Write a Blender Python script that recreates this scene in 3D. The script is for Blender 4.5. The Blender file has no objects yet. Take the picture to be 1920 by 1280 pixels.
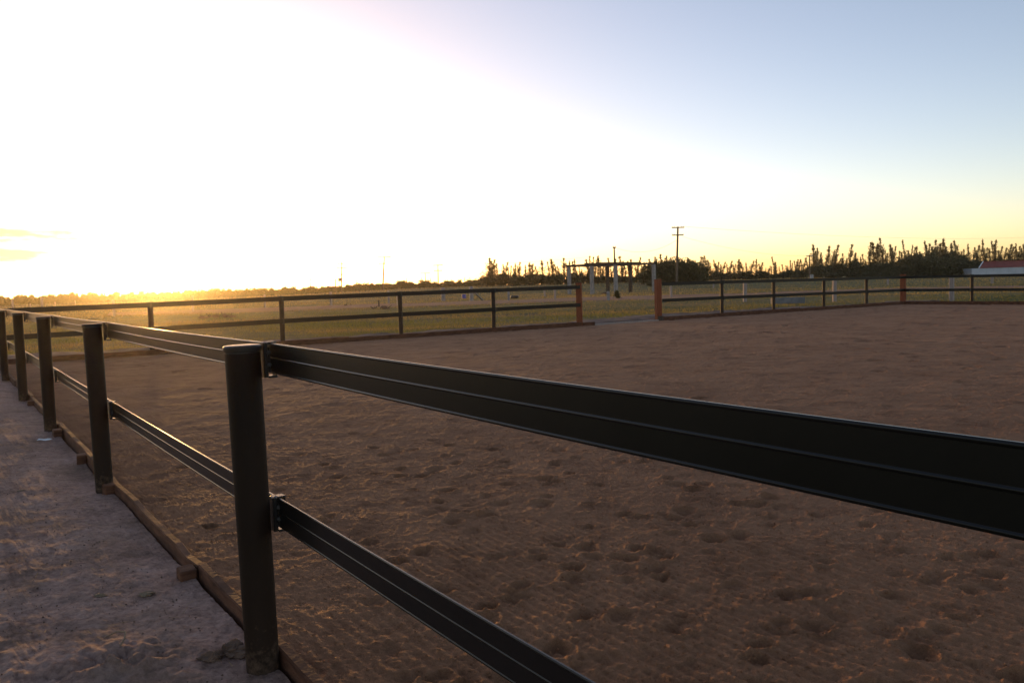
import bpy, math, random
import numpy as np
from mathutils import Vector, Matrix

random.seed(7)
rng = np.random.default_rng(11)
scn = bpy.context.scene
col = scn.collection

# ------------------------------------------------------------------ camera
F_PX, PITCH, ROLL, EYE = 1550.0, 0.0687, 0.03, 1.5


def ray(px, py):
    """World direction through a pixel of the 1920 x 1280 photograph."""
    a, b = px - 960.0, py - 640.0
    c, s = math.cos(ROLL), math.sin(ROLL)
    u, v = a * c - b * s, a * s + b * c
    cp, sp = math.cos(PITCH), math.sin(PITCH)
    return np.array([u, F_PX * cp - v * sp, -F_PX * sp - v * cp])


right = (ray(961, 640) - ray(960, 640))
up = -(ray(960, 641) - ray(960, 640))
fwd = ray(960, 640)
right, up, fwd = [Vector(v / np.linalg.norm(v)) for v in (right, up, fwd)]
cam_data = bpy.data.cameras.new("camera")
cam = bpy.data.objects.new("camera", cam_data)
col.objects.link(cam)
M3 = Matrix((right, up, -fwd)).transposed()
cam.matrix_world = Matrix.Translation((0, 0, EYE)) @ M3.to_4x4()
cam_data.sensor_width = 36.0
cam_data.lens = 36.0 * F_PX / 1920.0
cam_data.clip_start = 0.05
cam_data.clip_end = 5000.0
scn.camera = cam

# ------------------------------------------------------------------ light
SUN_AZ = math.atan2(ray(292, 541)[0], ray(292, 541)[1])      # from +Y towards +X
SUN_EL = math.radians(1.1)
world = bpy.data.worlds.new("World")
scn.world = world
world.use_nodes = True
wn, wl = world.node_tree.nodes, world.node_tree.links
wn.clear()
sky = wn.new("ShaderNodeTexSky")
sky.sky_type = 'NISHITA'
sky.sun_disc = False
sky.sun_elevation = SUN_EL
sky.sun_rotation = SUN_AZ
sky.altitude = 0.0
sky.air_density = 0.65
sky.dust_density = 0.65
sky.ozone_density = 1.15
bg = wn.new("ShaderNodeBackground")
bg.inputs['Strength'].default_value = 0.15
out = wn.new("ShaderNodeOutputWorld")
# thin bars of evening cloud low over the sunset, broken up by noise
tcw = wn.new("ShaderNodeTexCoord")
sep = wn.new("ShaderNodeSeparateXYZ"); wl.new(tcw.outputs['Generated'], sep.inputs[0])


def wmath(op, a, b=None, c=None):
    m = wn.new("ShaderNodeMath"); m.operation = op
    for i, v in enumerate((a, b, c)):
        if v is None:
            continue
        if isinstance(v, (int, float)):
            m.inputs[i].default_value = v
        else:
            wl.new(v, m.inputs[i])
    return m.outputs[0]


w_az = wmath('ARCTAN2', sep.outputs['X'], sep.outputs['Y'])
w_el = wmath('ARCSINE', sep.outputs['Z'])
comb = wn.new("ShaderNodeCombineXYZ"); wl.new(w_az, comb.inputs[0]); wl.new(wmath('MULTIPLY', w_el, 6.0), comb.inputs[1])
cn = wn.new("ShaderNodeTexNoise"); cn.inputs['Scale'].default_value = 22.0; cn.inputs['Detail'].default_value = 6.0
wl.new(comb.outputs[0], cn.inputs['Vector'])
cover = None
for az_px, el_px, wa, we, k in ((20, 441, .075, .0105, 1.0), (10, 477, .055, .009, 1.0), (140, 487, .034, .0042, .8), (682, 414, .013, .002, .5), (-160, 455, .09, .012, 1.0), (10, 527, .06, .005, .6), (560, 395, .010, .0015, .4)):
    d_ = ray(az_px, el_px); a_, e_ = math.atan2(d_[0], d_[1]), math.asin(d_[2] / np.linalg.norm(d_))
    q = wmath('ADD', wmath('POWER', wmath('ABSOLUTE', wmath('MULTIPLY', wmath('SUBTRACT', w_az, a_), 1 / wa)), 2.0), wmath('POWER', wmath('ABSOLUTE', wmath('MULTIPLY', wmath('SUBTRACT', w_el, e_), 1 / we)), 2.0))
    q = wmath('ADD', q, wmath('MULTIPLY', wmath('SUBTRACT', cn.outputs['Fac'], 0.5), 2.6))
    mr = wn.new("ShaderNodeMapRange"); mr.interpolation_type = 'SMOOTHSTEP'
    mr.inputs['From Min'].default_value = 1.15; mr.inputs['From Max'].default_value = 0.1
    mr.inputs['To Min'].default_value = 0.0; mr.inputs['To Max'].default_value = k
    wl.new(q, mr.inputs['Value'])
    cover = mr.outputs[0] if cover is None else wmath('MAXIMUM', cover, mr.outputs[0])
cmix = wn.new("ShaderNodeMixRGB"); cmix.blend_type = 'MIX'
wl.new(wmath('MULTIPLY', cover, 0.93), cmix.inputs['Fac'])
wl.new(sky.outputs['Color'], cmix.inputs[1])
cmix.inputs[2].default_value = (1.75, 1.5, 0.62, 1)
hsv = wn.new("ShaderNodeHueSaturation"); hsv.inputs['Saturation'].default_value = 0.9
wl.new(cmix.outputs[0], hsv.inputs['Color'])
wb = wn.new("ShaderNodeMixRGB"); wb.blend_type = 'MULTIPLY'; wb.inputs['Fac'].default_value = 1.0
wb.inputs[2].default_value = (1.03, 0.955, 1.03, 1)
wl.new(hsv.outputs['Color'], wb.inputs[1])
wl.new(wb.outputs[0], bg.inputs['Color'])
wl.new(bg.outputs['Background'], out.inputs['Surface'])

sun_data = bpy.data.lights.new("sun", 'SUN')
sun_data.energy = 1.0
sun_data.angle = math.radians(1.5)
sun_data.color = (1.0, 0.52, 0.14)
sun = bpy.data.objects.new("sun", sun_data)
col.objects.link(sun)
sd = Vector((math.sin(SUN_AZ) * math.cos(SUN_EL), math.cos(SUN_AZ) * math.cos(SUN_EL), math.sin(SUN_EL)))
sun.rotation_euler = sd.to_track_quat('Z', 'Y').to_euler()
sun.location = (0, 0, 30)

vs = scn.view_settings
scn.display_settings.display_device = 'sRGB'
vs.view_transform = 'Standard'
vs.look = 'None'
vs.exposure = 1.78
vs.gamma = 1.0
vs.use_curve_mapping = False
cy = scn.cycles
cy.max_bounces = 6
cy.diffuse_bounces = 3
cy.glossy_bounces = 3
cy.transmission_bounces = 4
cy.transparent_max_bounces = 8
cy.volume_bounces = 0
cy.sample_clamp_indirect = 4.0
cy.use_denoising = True


# ------------------------------------------------------------------ helpers
def tag(o, label=None, cat=None, group=None, kind=None):
    for k, v in (("label", label), ("category", cat), ("group", group), ("kind", kind)):
        if v:
            o[k] = v
    return o


def empty(name, loc, rz=0.0):
    o = bpy.data.objects.new(name, None)
    o.empty_display_size = 0.2
    o.location = loc
    o.rotation_euler = (0, 0, rz)
    col.objects.link(o)
    return o


def mesh_obj(name, verts, faces, mat, parent=None, smooth=False, loc=None):
    me = bpy.data.meshes.new(name)
    verts = np.asarray(verts, dtype=np.float64)
    if parent is not None and loc is None:
        loc0 = np.array(parent_world(parent))
        verts = verts - loc0                      # verts are given in world space
    elif loc is not None:
        verts = verts - np.array(loc)
    me.from_pydata(verts.tolist(), [], [list(f) for f in faces])
    me.update()
    if smooth:
        me.polygons.foreach_set("use_smooth", [True] * len(me.polygons))
    if mat:
        me.materials.append(mat)
    o = bpy.data.objects.new(name, me)
    if loc is not None:
        o.location = loc
    if parent is not None:
        o.parent = parent
    col.objects.link(o)
    return o


def parent_world(p):
    v = Vector((0, 0, 0))
    while p is not None:
        v = v + Vector(p.location)
        p = p.parent
    return v


class MB:
    def __init__(self):
        self.v, self.f = [], []

    def add(self, vs_, fs_):
        n = len(self.v)
        self.v += [tuple(map(float, p)) for p in vs_]
        self.f += [tuple(i + n for i in f) for f in fs_]

    def box(self, c, ax, ay, az, sx, sy, sz, bev=0.0):
        c = np.array(c, float)
        ax, ay, az = [np.array(a, float) for a in (ax, ay, az)]
        hx, hy, hz = sx / 2, sy / 2, sz / 2
        if bev <= 0:
            P = [c + ax * x * hx + ay * y * hy + az * z * hz for z in (-1, 1) for y in (-1, 1) for x in (-1, 1)]
            self.add(P, [(0, 2, 3, 1), (4, 5, 7, 6), (0, 1, 5, 4), (2, 6, 7, 3), (0, 4, 6, 2), (1, 3, 7, 5)])
            return
        b = bev
        ring = [(-hx, -hy + b), (-hx + b, -hy), (hx - b, -hy), (hx, -hy + b), (hx, hy - b), (hx - b, hy), (-hx + b, hy), (-hx, hy - b)]
        k = 1 - b / min(hx, hy)
        P = []
        for zz, s in ((-hz, k), (-hz + b, 1), (hz - b, 1), (hz, k)):
            P += [c + ax * x * s + ay * y * s + az * zz for x, y in ring]
        F = [tuple(range(7, -1, -1)), tuple(range(24, 32))]
        for r in range(3):
            for i in range(8):
                j = (i + 1) % 8
                F.append((r * 8 + i, r * 8 + j, r * 8 + 8 + j, r * 8 + 8 + i))
        self.add(P, F)

    def lathe(self, base, prof, n=20, axis=(0, 0, 1)):
        """prof: (radius, height) pairs from bottom to top along axis."""
        base = np.array(base, float)
        w = np.array(axis, float); w /= np.linalg.norm(w)
        a = np.cross(w, (0.0, 0.0, 1.0) if abs(w[2]) < 0.9 else (1.0, 0.0, 0.0)); a /= np.linalg.norm(a)
        b = np.cross(w, a)
        P, Fc = [], []
        for r, h in prof:
            for i in range(n):
                t = 2 * math.pi * i / n
                P.append(base + w * h + (a * math.cos(t) + b * math.sin(t)) * r)
        for k in range(len(prof) - 1):
            for i in range(n):
                j = (i + 1) % n
                Fc.append((k * n + i, k * n + j, k * n + n + j, k * n + n + i))
        Fc.append(tuple(range(n - 1, -1, -1)))
        m = (len(prof) - 1) * n
        Fc.append(tuple(range(m, m + n)))
        self.add(P, Fc)

    def tube(self, pts, radii, n=6):
        pts = [np.array(p, float) for p in pts]
        P, Fc = [], []
        for k, p in enumerate(pts):
            q = pts[min(k + 1, len(pts) - 1)] - pts[max(k - 1, 0)]
            q /= np.linalg.norm(q) + 1e-9
            a = np.cross(q, (0.13, 0.31, 1.0) if abs(q[2]) < 0.9 else (1.0, 0.2, 0.0)); a /= np.linalg.norm(a)
            b = np.cross(q, a)
            r = radii[k] if hasattr(radii, '__len__') else radii
            P += [p + (a * math.cos(2 * math.pi * i / n) + b * math.sin(2 * math.pi * i / n)) * r for i in range(n)]
        for k in range(len(pts) - 1):
            for i in range(n):
                j = (i + 1) % n
                Fc.append((k * n + i, k * n + j, k * n + n + j, k * n + n + i))
        Fc.append(tuple(range(n - 1, -1, -1)))
        m = (len(pts) - 1) * n
        Fc.append(tuple(range(m, m + n)))
        self.add(P, Fc)

    def sweep(self, pts, prof, side):
        """Sweep a closed (u, v) profile along pts; u runs along the horizontal vector side, v up."""
        n = len(prof)
        P, Fc = [], []
        side = np.array(side, float)
        for p in pts:
            p = np.array(p, float)
            P += [p + side * u + np.array((0, 0, v)) for u, v in prof]
        for k in range(len(pts) - 1):
            for i in range(n):
                j = (i + 1) % n
                Fc.append((k * n + i, k * n + j, k * n + n + j, k * n + n + i))
        Fc.append(tuple(range(n - 1, -1, -1)))
        m = (len(pts) - 1) * n
        Fc.append(tuple(range(m, m + n)))
        self.add(P, Fc)

    def build(self, name, mat, parent=None, smooth=False, loc=None):
        return mesh_obj(name, self.v, self.f, mat, parent, smooth, loc)


def smooth_by_angle(o, deg=35):
    me = o.data
    me.polygons.foreach_set("use_smooth", [True] * len(me.polygons))
    try:
        me.set_sharp_from_angle(angle=math.radians(deg))
    except Exception:
        pass
    return o


def vnoise(x, y, seed=0):
    """Value noise in [-1, 1], vectorised."""
    x = np.asarray(x, float); y = np.asarray(y, float)
    xi = np.floor(x).astype(np.int64); yi = np.floor(y).astype(np.int64)
    fx = x - xi; fy = y - yi
    fx = fx * fx * fx * (fx * (fx * 6 - 15) + 10); fy = fy * fy * fy * (fy * (fy * 6 - 15) + 10)

    def h(a, b):
        n = (a * 374761393 + b * 668265263 + seed * 144665) & 0x7fffffff
        n = ((n ^ (n >> 13)) * 1274126177) & 0x7fffffff
        n = (n ^ (n >> 16)) & 0xffff
        return n / 32767.5 - 1.0
    a = h(xi, yi); b = h(xi + 1, yi); c = h(xi, yi + 1); d = h(xi + 1, yi + 1)
    return (a * (1 - fx) + b * fx) * (1 - fy) + (c * (1 - fx) + d * fx) * fy


def sstep(a, b, x):
    t = np.clip((np.asarray(x, float) - a) / (b - a), 0, 1)
    return t * t * (3 - 2 * t)


# ------------------------------------------------------------------ materials
def new_mat(name):
    m = bpy.data.materials.new(name)
    m.use_nodes = True
    nt = m.node_tree
    return m, nt, nt.nodes, nt.links, nt.nodes["Principled BSDF"]


def simple_mat(name, c1, c2, scale=6.0, rough=0.7, bump=0.15, bump_scale=40.0, spec=0.3, stretch=None, detail=6.0, bdist=0.01):
    m, nt, n, l, p = new_mat(name)
    tc = n.new("ShaderNodeTexCoord")
    mp = n.new("ShaderNodeMapping")
    if stretch:
        mp.inputs['Scale'].default_value = stretch
    l.new(tc.outputs['Object'], mp.inputs['Vector'])
    t = n.new("ShaderNodeTexNoise"); t.inputs['Scale'].default_value = scale; t.inputs['Detail'].default_value = detail
    l.new(mp.outputs['Vector'], t.inputs['Vector'])
    r = n.new("ShaderNodeValToRGB")
    r.color_ramp.elements[0].color = (*c1, 1); r.color_ramp.elements[0].position = 0.3
    r.color_ramp.elements[1].color = (*c2, 1); r.color_ramp.elements[1].position = 0.7
    l.new(t.outputs['Fac'], r.inputs['Fac'])
    l.new(r.outputs['Color'], p.inputs['Base Color'])
    p.inputs['Roughness'].default_value = rough
    p.inputs['Specular IOR Level'].default_value = spec
    if bump > 0:
        t2 = n.new("ShaderNodeTexNoise"); t2.inputs['Scale'].default_value = bump_scale; t2.inputs['Detail'].default_value = 5
        l.new(mp.outputs['Vector'], t2.inputs['Vector'])
        b = n.new("ShaderNodeBump"); b.inputs['Strength'].default_value = bump; b.inputs['Distance'].default_value = bdist
        l.new(t2.outputs['Fac'], b.inputs['Height'])
        l.new(b.outputs['Normal'], p.inputs['Normal'])
    return m


def leaf_mat(name, c1, c2, trans):
    m, nt, n, l, p = new_mat(name)
    g = n.new("ShaderNodeNewGeometry")
    r = n.new("ShaderNodeValToRGB")
    r.color_ramp.elements[0].color = (*c1, 1); r.color_ramp.elements[1].color = (*c2, 1)
    l.new(g.outputs['Random Per Island'], r.inputs['Fac'])
    l.new(r.outputs['Color'], p.inputs['Base Color'])
    p.inputs['Roughness'].default_value = 0.6
    p.inputs['Specular IOR Level'].default_value = 0.2
    t = n.new("ShaderNodeBsdfTranslucent")
    hs = n.new("ShaderNodeHueSaturation"); hs.inputs['Value'].default_value = 1.3; hs.inputs['Saturation'].default_value = 1.1
    l.new(r.outputs['Color'], hs.inputs['Color'])
    l.new(hs.outputs['Color'], t.inputs['Color'])
    mx = n.new("ShaderNodeMixShader"); mx.inputs['Fac'].default_value = trans
    l.new(p.outputs['BSDF'], mx.inputs[1]); l.new(t.outputs['BSDF'], mx.inputs[2])
    l.new(mx.outputs['Shader'], n["Material Output"].inputs['Surface'])
    return m


PLASTIC = simple_mat("black_plastic", (0.016, 0.014, 0.013), (0.026, 0.023, 0.02), 9, 0.42, 0.05, 60, 0.5)
POSTPL = simple_mat("post_plastic", (0.022, 0.013, 0.008), (0.034, 0.021, 0.0135), 5, 0.55, 0.06, 120, 0.14, stretch=(1, 1, 0.25))
def splash(m, top=0.26):
    """Dried sand splashed up the foot of the post, in ragged specks."""
    nt = m.node_tree; n, l = nt.nodes, nt.links
    g = n.new("ShaderNodeNewGeometry"); sp = n.new("ShaderNodeSeparateXYZ"); l.new(g.outputs['Position'], sp.inputs[0])
    t = n.new("ShaderNodeTexNoise"); t.inputs['Scale'].default_value = 38; t.inputs['Detail'].default_value = 8; t.inputs['Roughness'].default_value = 0.7
    l.new(g.outputs['Position'], t.inputs['Vector'])
    h = n.new("ShaderNodeMapRange"); h.inputs['From Min'].default_value = 0.0; h.inputs['From Max'].default_value = top; h.inputs['To Min'].default_value = 0.16; h.inputs['To Max'].default_value = -0.2
    l.new(sp.outputs['Z'], h.inputs['Value'])
    a = n.new("ShaderNodeMath"); a.operation = 'ADD'; l.new(t.outputs['Fac'], a.inputs[0]); l.new(h.outputs[0], a.inputs[1])
    c = n.new("ShaderNodeValToRGB"); c.color_ramp.elements[0].position = 0.52; c.color_ramp.elements[1].position = 0.82
    l.new(a.outputs[0], c.inputs['Fac'])
    mx = n.new("ShaderNodeMixRGB"); mx.inputs[2].default_value = (0.13, 0.08, 0.052, 1)
    l.new(c.outputs['Color'], mx.inputs['Fac']); l.new(n["Color Ramp"].outputs['Color'], mx.inputs[1])
    l.new(mx.outputs[0], n["Principled BSDF"].inputs['Base Color'])


splash(POSTPL)
FARPOST = simple_mat("sunlit_post_plastic", (0.050, 0.031, 0.020), (0.078, 0.050, 0.033), 5, 0.6, 0.06, 60, 0.15)  # lighter copy for far posts: sunlight on their edges put into the colour
RAILPL = simple_mat("rail_plastic", (0.006, 0.0052, 0.005), (0.010, 0.0088, 0.008), 4, 0.3, 0.02, 50, 0.35)
BOLT = simple_mat("dull_bolt", (0.05, 0.045, 0.04), (0.09, 0.08, 0.07), 20, 0.5, 0.0)
STEEL = simple_mat("zinc_steel", (0.28, 0.28, 0.29), (0.4, 0.4, 0.41), 20, 0.4, 0.05, 60, 0.7)
TIMBER = simple_mat("weathered_sleeper", (0.075, 0.032, 0.018), (0.19, 0.085, 0.047), 5, 0.85, 0.5, 30, 0.2, stretch=(1, 1, 6))
REDWOOD = simple_mat("red_hardwood", (0.19, 0.05, 0.02), (0.30, 0.098, 0.04), 8, 0.75, 0.4, 30, 0.25, stretch=(6, 6, 0.6))
DARKWOOD = simple_mat("dark_timber", (0.06, 0.042, 0.03), (0.13, 0.09, 0.065), 6, 0.85, 0.4, 30, 0.2)
CONCRETE = simple_mat("grey_concrete", (0.26, 0.23, 0.21), (0.40, 0.355, 0.33), 3, 0.9, 0.3, 30, 0.2)
PALEWOOD = simple_mat("pale_post_timber", (0.30, 0.235, 0.20), (0.44, 0.35, 0.30), 6, 0.85, 0.3, 30, 0.2, stretch=(4, 4, .5))
POLEWOOD = simple_mat("pole_timber", (0.09, 0.065, 0.045), (0.17, 0.125, 0.09), 3, 0.85, 0.2, 30, 0.2)
BARK = simple_mat("bark", (0.07, 0.05, 0.035), (0.13, 0.10, 0.07), 4, 0.9, 0.4, 20, 0.1)
WHITE = simple_mat("white_paint", (0.66, 0.66, 0.66), (0.78, 0.78, 0.78), 3, 0.55, 0.05, 30, 0.3)
SHEDWALL = simple_mat("pale_steel_sheet", (0.5, 0.52, 0.55), (0.62, 0.63, 0.66), 0.6, 0.5, 0.0)
REDROOF = simple_mat("red_roof_steel", (0.20, 0.03, 0.022), (0.30, 0.05, 0.035), 1.2, 0.55, 0.0)
BLUE = simple_mat("blue_plastic", (0.03, 0.06, 0.30), (0.04, 0.08, 0.38), 3, 0.5, 0.0)
TROUGH = simple_mat("trough_concrete", (0.15, 0.14, 0.135), (0.24, 0.225, 0.215), 3, 0.8, 0.2, 20)
CLOD = simple_mat("clod_earth", (0.10, 0.06, 0.042), (0.22, 0.145, 0.105), 14, 0.95, 0.5, 40, 0.1)
TWIG = simple_mat("dry_twig", (0.16, 0.11, 0.07), (0.32, 0.24, 0.16), 10, 0.85, 0.2, 40, 0.2)
WIRE = simple_mat("wire", (0.05, 0.05, 0.05), (0.08, 0.08, 0.08), 2, 0.5, 0.0)
LEAF_PINE = leaf_mat("pine_foliage", (0.085, 0.068, 0.026), (0.17, 0.125, 0.05), 0.45)
LEAF_DARK = leaf_mat("dark_foliage", (0.05, 0.05, 0.02), (0.10, 0.088, 0.036), 0.3)
LEAF_ORCH = leaf_mat("orchard_foliage", (0.045, 0.055, 0.018), (0.095, 0.095, 0.03), 0.35)
GRASS_M = leaf_mat("grass_blades", (0.10, 0.11, 0.024), (0.25, 0.21, 0.055), 0.5)


def patchy(m):
    nt = m.node_tree; n, l = nt.nodes, nt.links
    g = n.new("ShaderNodeNewGeometry")
    mp = n.new("ShaderNodeMapping"); mp.inputs['Scale'].default_value = (0.05, 0.16, 0.05)
    l.new(g.outputs['Position'], mp.inputs['Vector'])
    t = n.new("ShaderNodeTexNoise"); t.inputs['Scale'].default_value = 1.0; t.inputs['Detail'].default_value = 5
    l.new(mp.outputs[0], t.inputs['Vector'])
    rr = n.new("ShaderNodeValToRGB"); rr.color_ramp.elements[0].position = .42; rr.color_ramp.elements[1].position = .62
    l.new(t.outputs['Fac'], rr.inputs['Fac'])
    mx = n.new("ShaderNodeMixRGB"); mx.inputs[2].default_value = (0.33, 0.22, 0.085, 1)
    l.new(rr.outputs['Color'], mx.inputs['Fac'])
    src = n["Color Ramp"].outputs['Color']
    l.new(src, mx.inputs[1])
    l.new(mx.outputs[0], n["Principled BSDF"].inputs['Base Color'])
    l.new(mx.outputs[0], n["Hue/Saturation/Value"].inputs['Color'])


patchy(GRASS_M)
STRAW_M = leaf_mat("straw_blades", (0.25, 0.18, 0.07), (0.42, 0.30, 0.12), 0.45)


def sand_mat():
    m, nt, n, l, p = new_mat("arena_sand")
    g = n.new("ShaderNodeNewGeometry")
    t1 = n.new("ShaderNodeTexNoise"); t1.inputs['Scale'].default_value = 0.7; t1.inputs['Detail'].default_value = 8; t1.inputs['Roughness'].default_value = 0.65
    t2 = n.new("ShaderNodeTexNoise"); t2.inputs['Scale'].default_value = 420; t2.inputs['Detail'].default_value = 2
    l.new(g.outputs['Position'], t1.inputs['Vector']); l.new(g.outputs['Position'], t2.inputs['Vector'])
    r = n.new("ShaderNodeValToRGB")
    r.color_ramp.elements[0].position = 0.3; r.color_ramp.elements[0].color = (0.33, 0.158, 0.080, 1)
    r.color_ramp.elements[1].position = 0.72; r.color_ramp.elements[1].color = (0.48, 0.25, 0.133, 1)
    l.new(t1.outputs['Fac'], r.inputs['Fac'])
    t5 = n.new("ShaderNodeTexNoise"); t5.inputs['Scale'].default_value = 2.6; t5.inputs['Detail'].default_value = 7; t5.inputs['Roughness'].default_value = 0.72
    l.new(g.outputs['Position'], t5.inputs['Vector'])
    r5 = n.new("ShaderNodeValToRGB")
    r5.color_ramp.elements[0].position = 0.36; r5.color_ramp.elements[0].color = (0.62, 0.58, 0.56, 1)
    r5.color_ramp.elements[1].position = 0.5; r5.color_ramp.elements[1].color = (1, 1, 1, 1)
    l.new(t5.outputs['Fac'], r5.inputs['Fac'])
    m5 = n.new("ShaderNodeMixRGB"); m5.blend_type = 'MULTIPLY'; m5.inputs['Fac'].default_value = 0.85
    l.new(r.outputs['Color'], m5.inputs[1]); l.new(r5.outputs['Color'], m5.inputs[2])
    r = m5
    mx = n.new("ShaderNodeMixRGB"); mx.blend_type = 'MULTIPLY'; mx.inputs['Fac'].default_value = 0.75
    r2 = n.new("ShaderNodeValToRGB")
    r2.color_ramp.elements[0].position = 0.28; r2.color_ramp.elements[0].color = (0.45, 0.42, 0.4, 1)
    r2.color_ramp.elements[1].position = 0.75; r2.color_ramp.elements[1].color = (1.25, 1.22, 1.2, 1)
    l.new(t2.outputs['Fac'], r2.inputs['Fac'])
    l.new(r.outputs[0], mx.inputs[1]); l.new(r2.outputs['Color'], mx.inputs[2])
    l.new(mx.outputs['Color'], p.inputs['Base Color'])
    p.inputs['Roughness'].default_value = 0.9
    p.inputs['Specular IOR Level'].default_value = 0.15
    t3 = n.new("ShaderNodeTexNoise"); t3.inputs['Scale'].default_value = 90; t3.inputs['Detail'].default_value = 6; t3.inputs['Roughness'].default_value = 0.7
    l.new(g.outputs['Position'], t3.inputs['Vector'])
    b = n.new("ShaderNodeBump"); b.inputs['Strength'].default_value = 0.9; b.inputs['Distance'].default_value = 0.02
    l.new(t3.outputs['Fac'], b.inputs['Height']); l.new(b.outputs['Normal'], p.inputs['Normal'])
    return m


def dirt_mat():
    m, nt, n, l, p = new_mat("pale_dirt")
    g = n.new("ShaderNodeNewGeometry")
    t1 = n.new("ShaderNodeTexNoise"); t1.inputs['Scale'].default_value = 1.6; t1.inputs['Detail'].default_value = 9; t1.inputs['Roughness'].default_value = 0.68
    l.new(g.outputs['Position'], t1.inputs['Vector'])
    r = n.new("ShaderNodeValToRGB")
    e = r.color_ramp.elements
    e[0].position = 0.34; e[0].color = (0.24, 0.15, 0.11, 1)
    e[1].position = 0.62; e[1].color = (0.50, 0.335, 0.27, 1)
    k = e.new(0.47); k.color = (0.42, 0.265, 0.205, 1)
    l.new(t1.outputs['Fac'], r.inputs['Fac'])
    t2 = n.new("ShaderNodeTexNoise"); t2.inputs['Scale'].default_value = 26; t2.inputs['Detail'].default_value = 8; t2.inputs['Roughness'].default_value = 0.75
    l.new(g.outputs['Position'], t2.inputs['Vector'])
    r2 = n.new("ShaderNodeValToRGB")
    r2.color_ramp.elements[0].position = 0.33; r2.color_ramp.elements[0].color = (0.35, 0.3, 0.28, 1)
    r2.color_ramp.elements[1].position = 0.6; r2.color_ramp.elements[1].color = (1.05, 1.03, 1.02, 1)
    l.new(t2.outputs['Fac'], r2.inputs['Fac'])
    mx = n.new("ShaderNodeMixRGB"); mx.blend_type = 'MULTIPLY'; mx.inputs['Fac'].default_value = 0.8
    l.new(r.outputs[0], mx.inputs[1]); l.new(r2.outputs['Color'], mx.inputs[2])
    # brown patches of old straw and manure trodden into the pale dirt
    t6 = n.new("ShaderNodeTexNoise"); t6.inputs['Scale'].default_value = 1.15; t6.inputs['Detail'].default_value = 10; t6.inputs['Roughness'].default_value = 0.74; t6.inputs['Distortion'].default_value = 0.6
    l.new(g.outputs['Position'], t6.inputs['Vector'])
    r6 = n.new("ShaderNodeValToRGB")
    r6.color_ramp.elements[0].position = 0.47; r6.color_ramp.elements[0].color = (0, 0, 0, 1)
    r6.color_ramp.elements[1].position = 0.68; r6.color_ramp.elements[1].color = (0.8, 0.8, 0.8, 1)
    l.new(t6.outputs['Fac'], r6.inputs['Fac'])
    m6 = n.new("ShaderNodeMixRGB"); m6.inputs[2].default_value = (0.17, 0.105, 0.065, 1)
    l.new(r6.outputs['Color'], m6.inputs['Fac']); l.new(mx.outputs['Color'], m6.inputs[1])
    l.new(m6.outputs['Color'], p.inputs['Base Color'])
    p.inputs['Roughness'].default_value = 0.9
    p.inputs['Specular IOR Level'].default_value = 0.2
    t3 = n.new("ShaderNodeTexNoise"); t3.inputs['Scale'].default_value = 60; t3.inputs['Detail'].default_value = 7; t3.inputs['Roughness'].default_value = 0.7
    l.new(g.outputs['Position'], t3.inputs['Vector'])
    b = n.new("ShaderNodeBump"); b.inputs['Strength'].default_value = 0.7; b.inputs['Distance'].default_value = 0.015
    l.new(t3.outputs['Fac'], b.inputs['Height']); l.new(b.outputs['Normal'], p.inputs['Normal'])
    return m


def field_mat():
    m, nt, n, l, p = new_mat("paddock")
    g = n.new("ShaderNodeNewGeometry")
    t1 = n.new("ShaderNodeTexNoise"); t1.inputs['Scale'].default_value = 0.09; t1.inputs['Detail'].default_value = 9; t1.inputs['Roughness'].default_value = 0.7
    l.new(g.outputs['Position'], t1.inputs['Vector'])
    r = n.new("ShaderNodeValToRGB")
    e = r.color_ramp.elements
    e[0].position = 0.36; e[0].color = (0.10, 0.105, 0.035, 1)
    e[1].position = 0.66; e[1].color = (0.25, 0.17, 0.09, 1)
    k = e.new(0.5); k.color = (0.15, 0.14, 0.05, 1)
    l.new(t1.outputs['Fac'], r.inputs['Fac'])
    t2 = n.new("ShaderNodeTexNoise"); t2.inputs['Scale'].default_value = 3.0; t2.inputs['Detail'].default_value = 8; t2.inputs['Roughness'].default_value = 0.75
    l.new(g.outputs['Position'], t2.inputs['Vector'])
    r2 = n.new("ShaderNodeValToRGB")
    r2.color_ramp.elements[0].position = 0.35; r2.color_ramp.elements[0].color = (0.5, 0.5, 0.5, 1)
    r2.color_ramp.elements[1].position = 0.65; r2.color_ramp.elements[1].color = (1.15, 1.15, 1.15, 1)
    l.new(t2.outputs['Fac'], r2.inputs['Fac'])
    mx = n.new("ShaderNodeMixRGB"); mx.blend_type = 'MULTIPLY'; mx.inputs['Fac'].default_value = 0.7
    l.new(r.outputs[0], mx.inputs[1]); l.new(r2.outputs['Color'], mx.inputs[2])
    l.new(mx.outputs['Color'], p.inputs['Base Color'])
    p.inputs['Roughness'].default_value = 0.95
    p.inputs['Specular IOR Level'].default_value = 0.1
    b = n.new("ShaderNodeBump"); b.inputs['Strength'].default_value = 0.8; b.inputs['Distance'].default_value = 0.08
    l.new(t2.outputs['Fac'], b.inputs['Height']); l.new(b.outputs['Normal'], p.inputs['Normal'])
    return m


SAND, DIRT, FIELD = sand_mat(), dirt_mat(), field_mat()
VERGE = simple_mat("verge_earth", (0.10, 0.065, 0.05), (0.24, 0.17, 0.135), 1.6, 0.95, 0.6, 9, 0.1, bdist=0.03)
TRACK = simple_mat("red_track_earth", (0.24, 0.13, 0.075), (0.36, 0.21, 0.13), 0.35, 0.95, 0.5, 6, 0.1, bdist=0.05)

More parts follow.
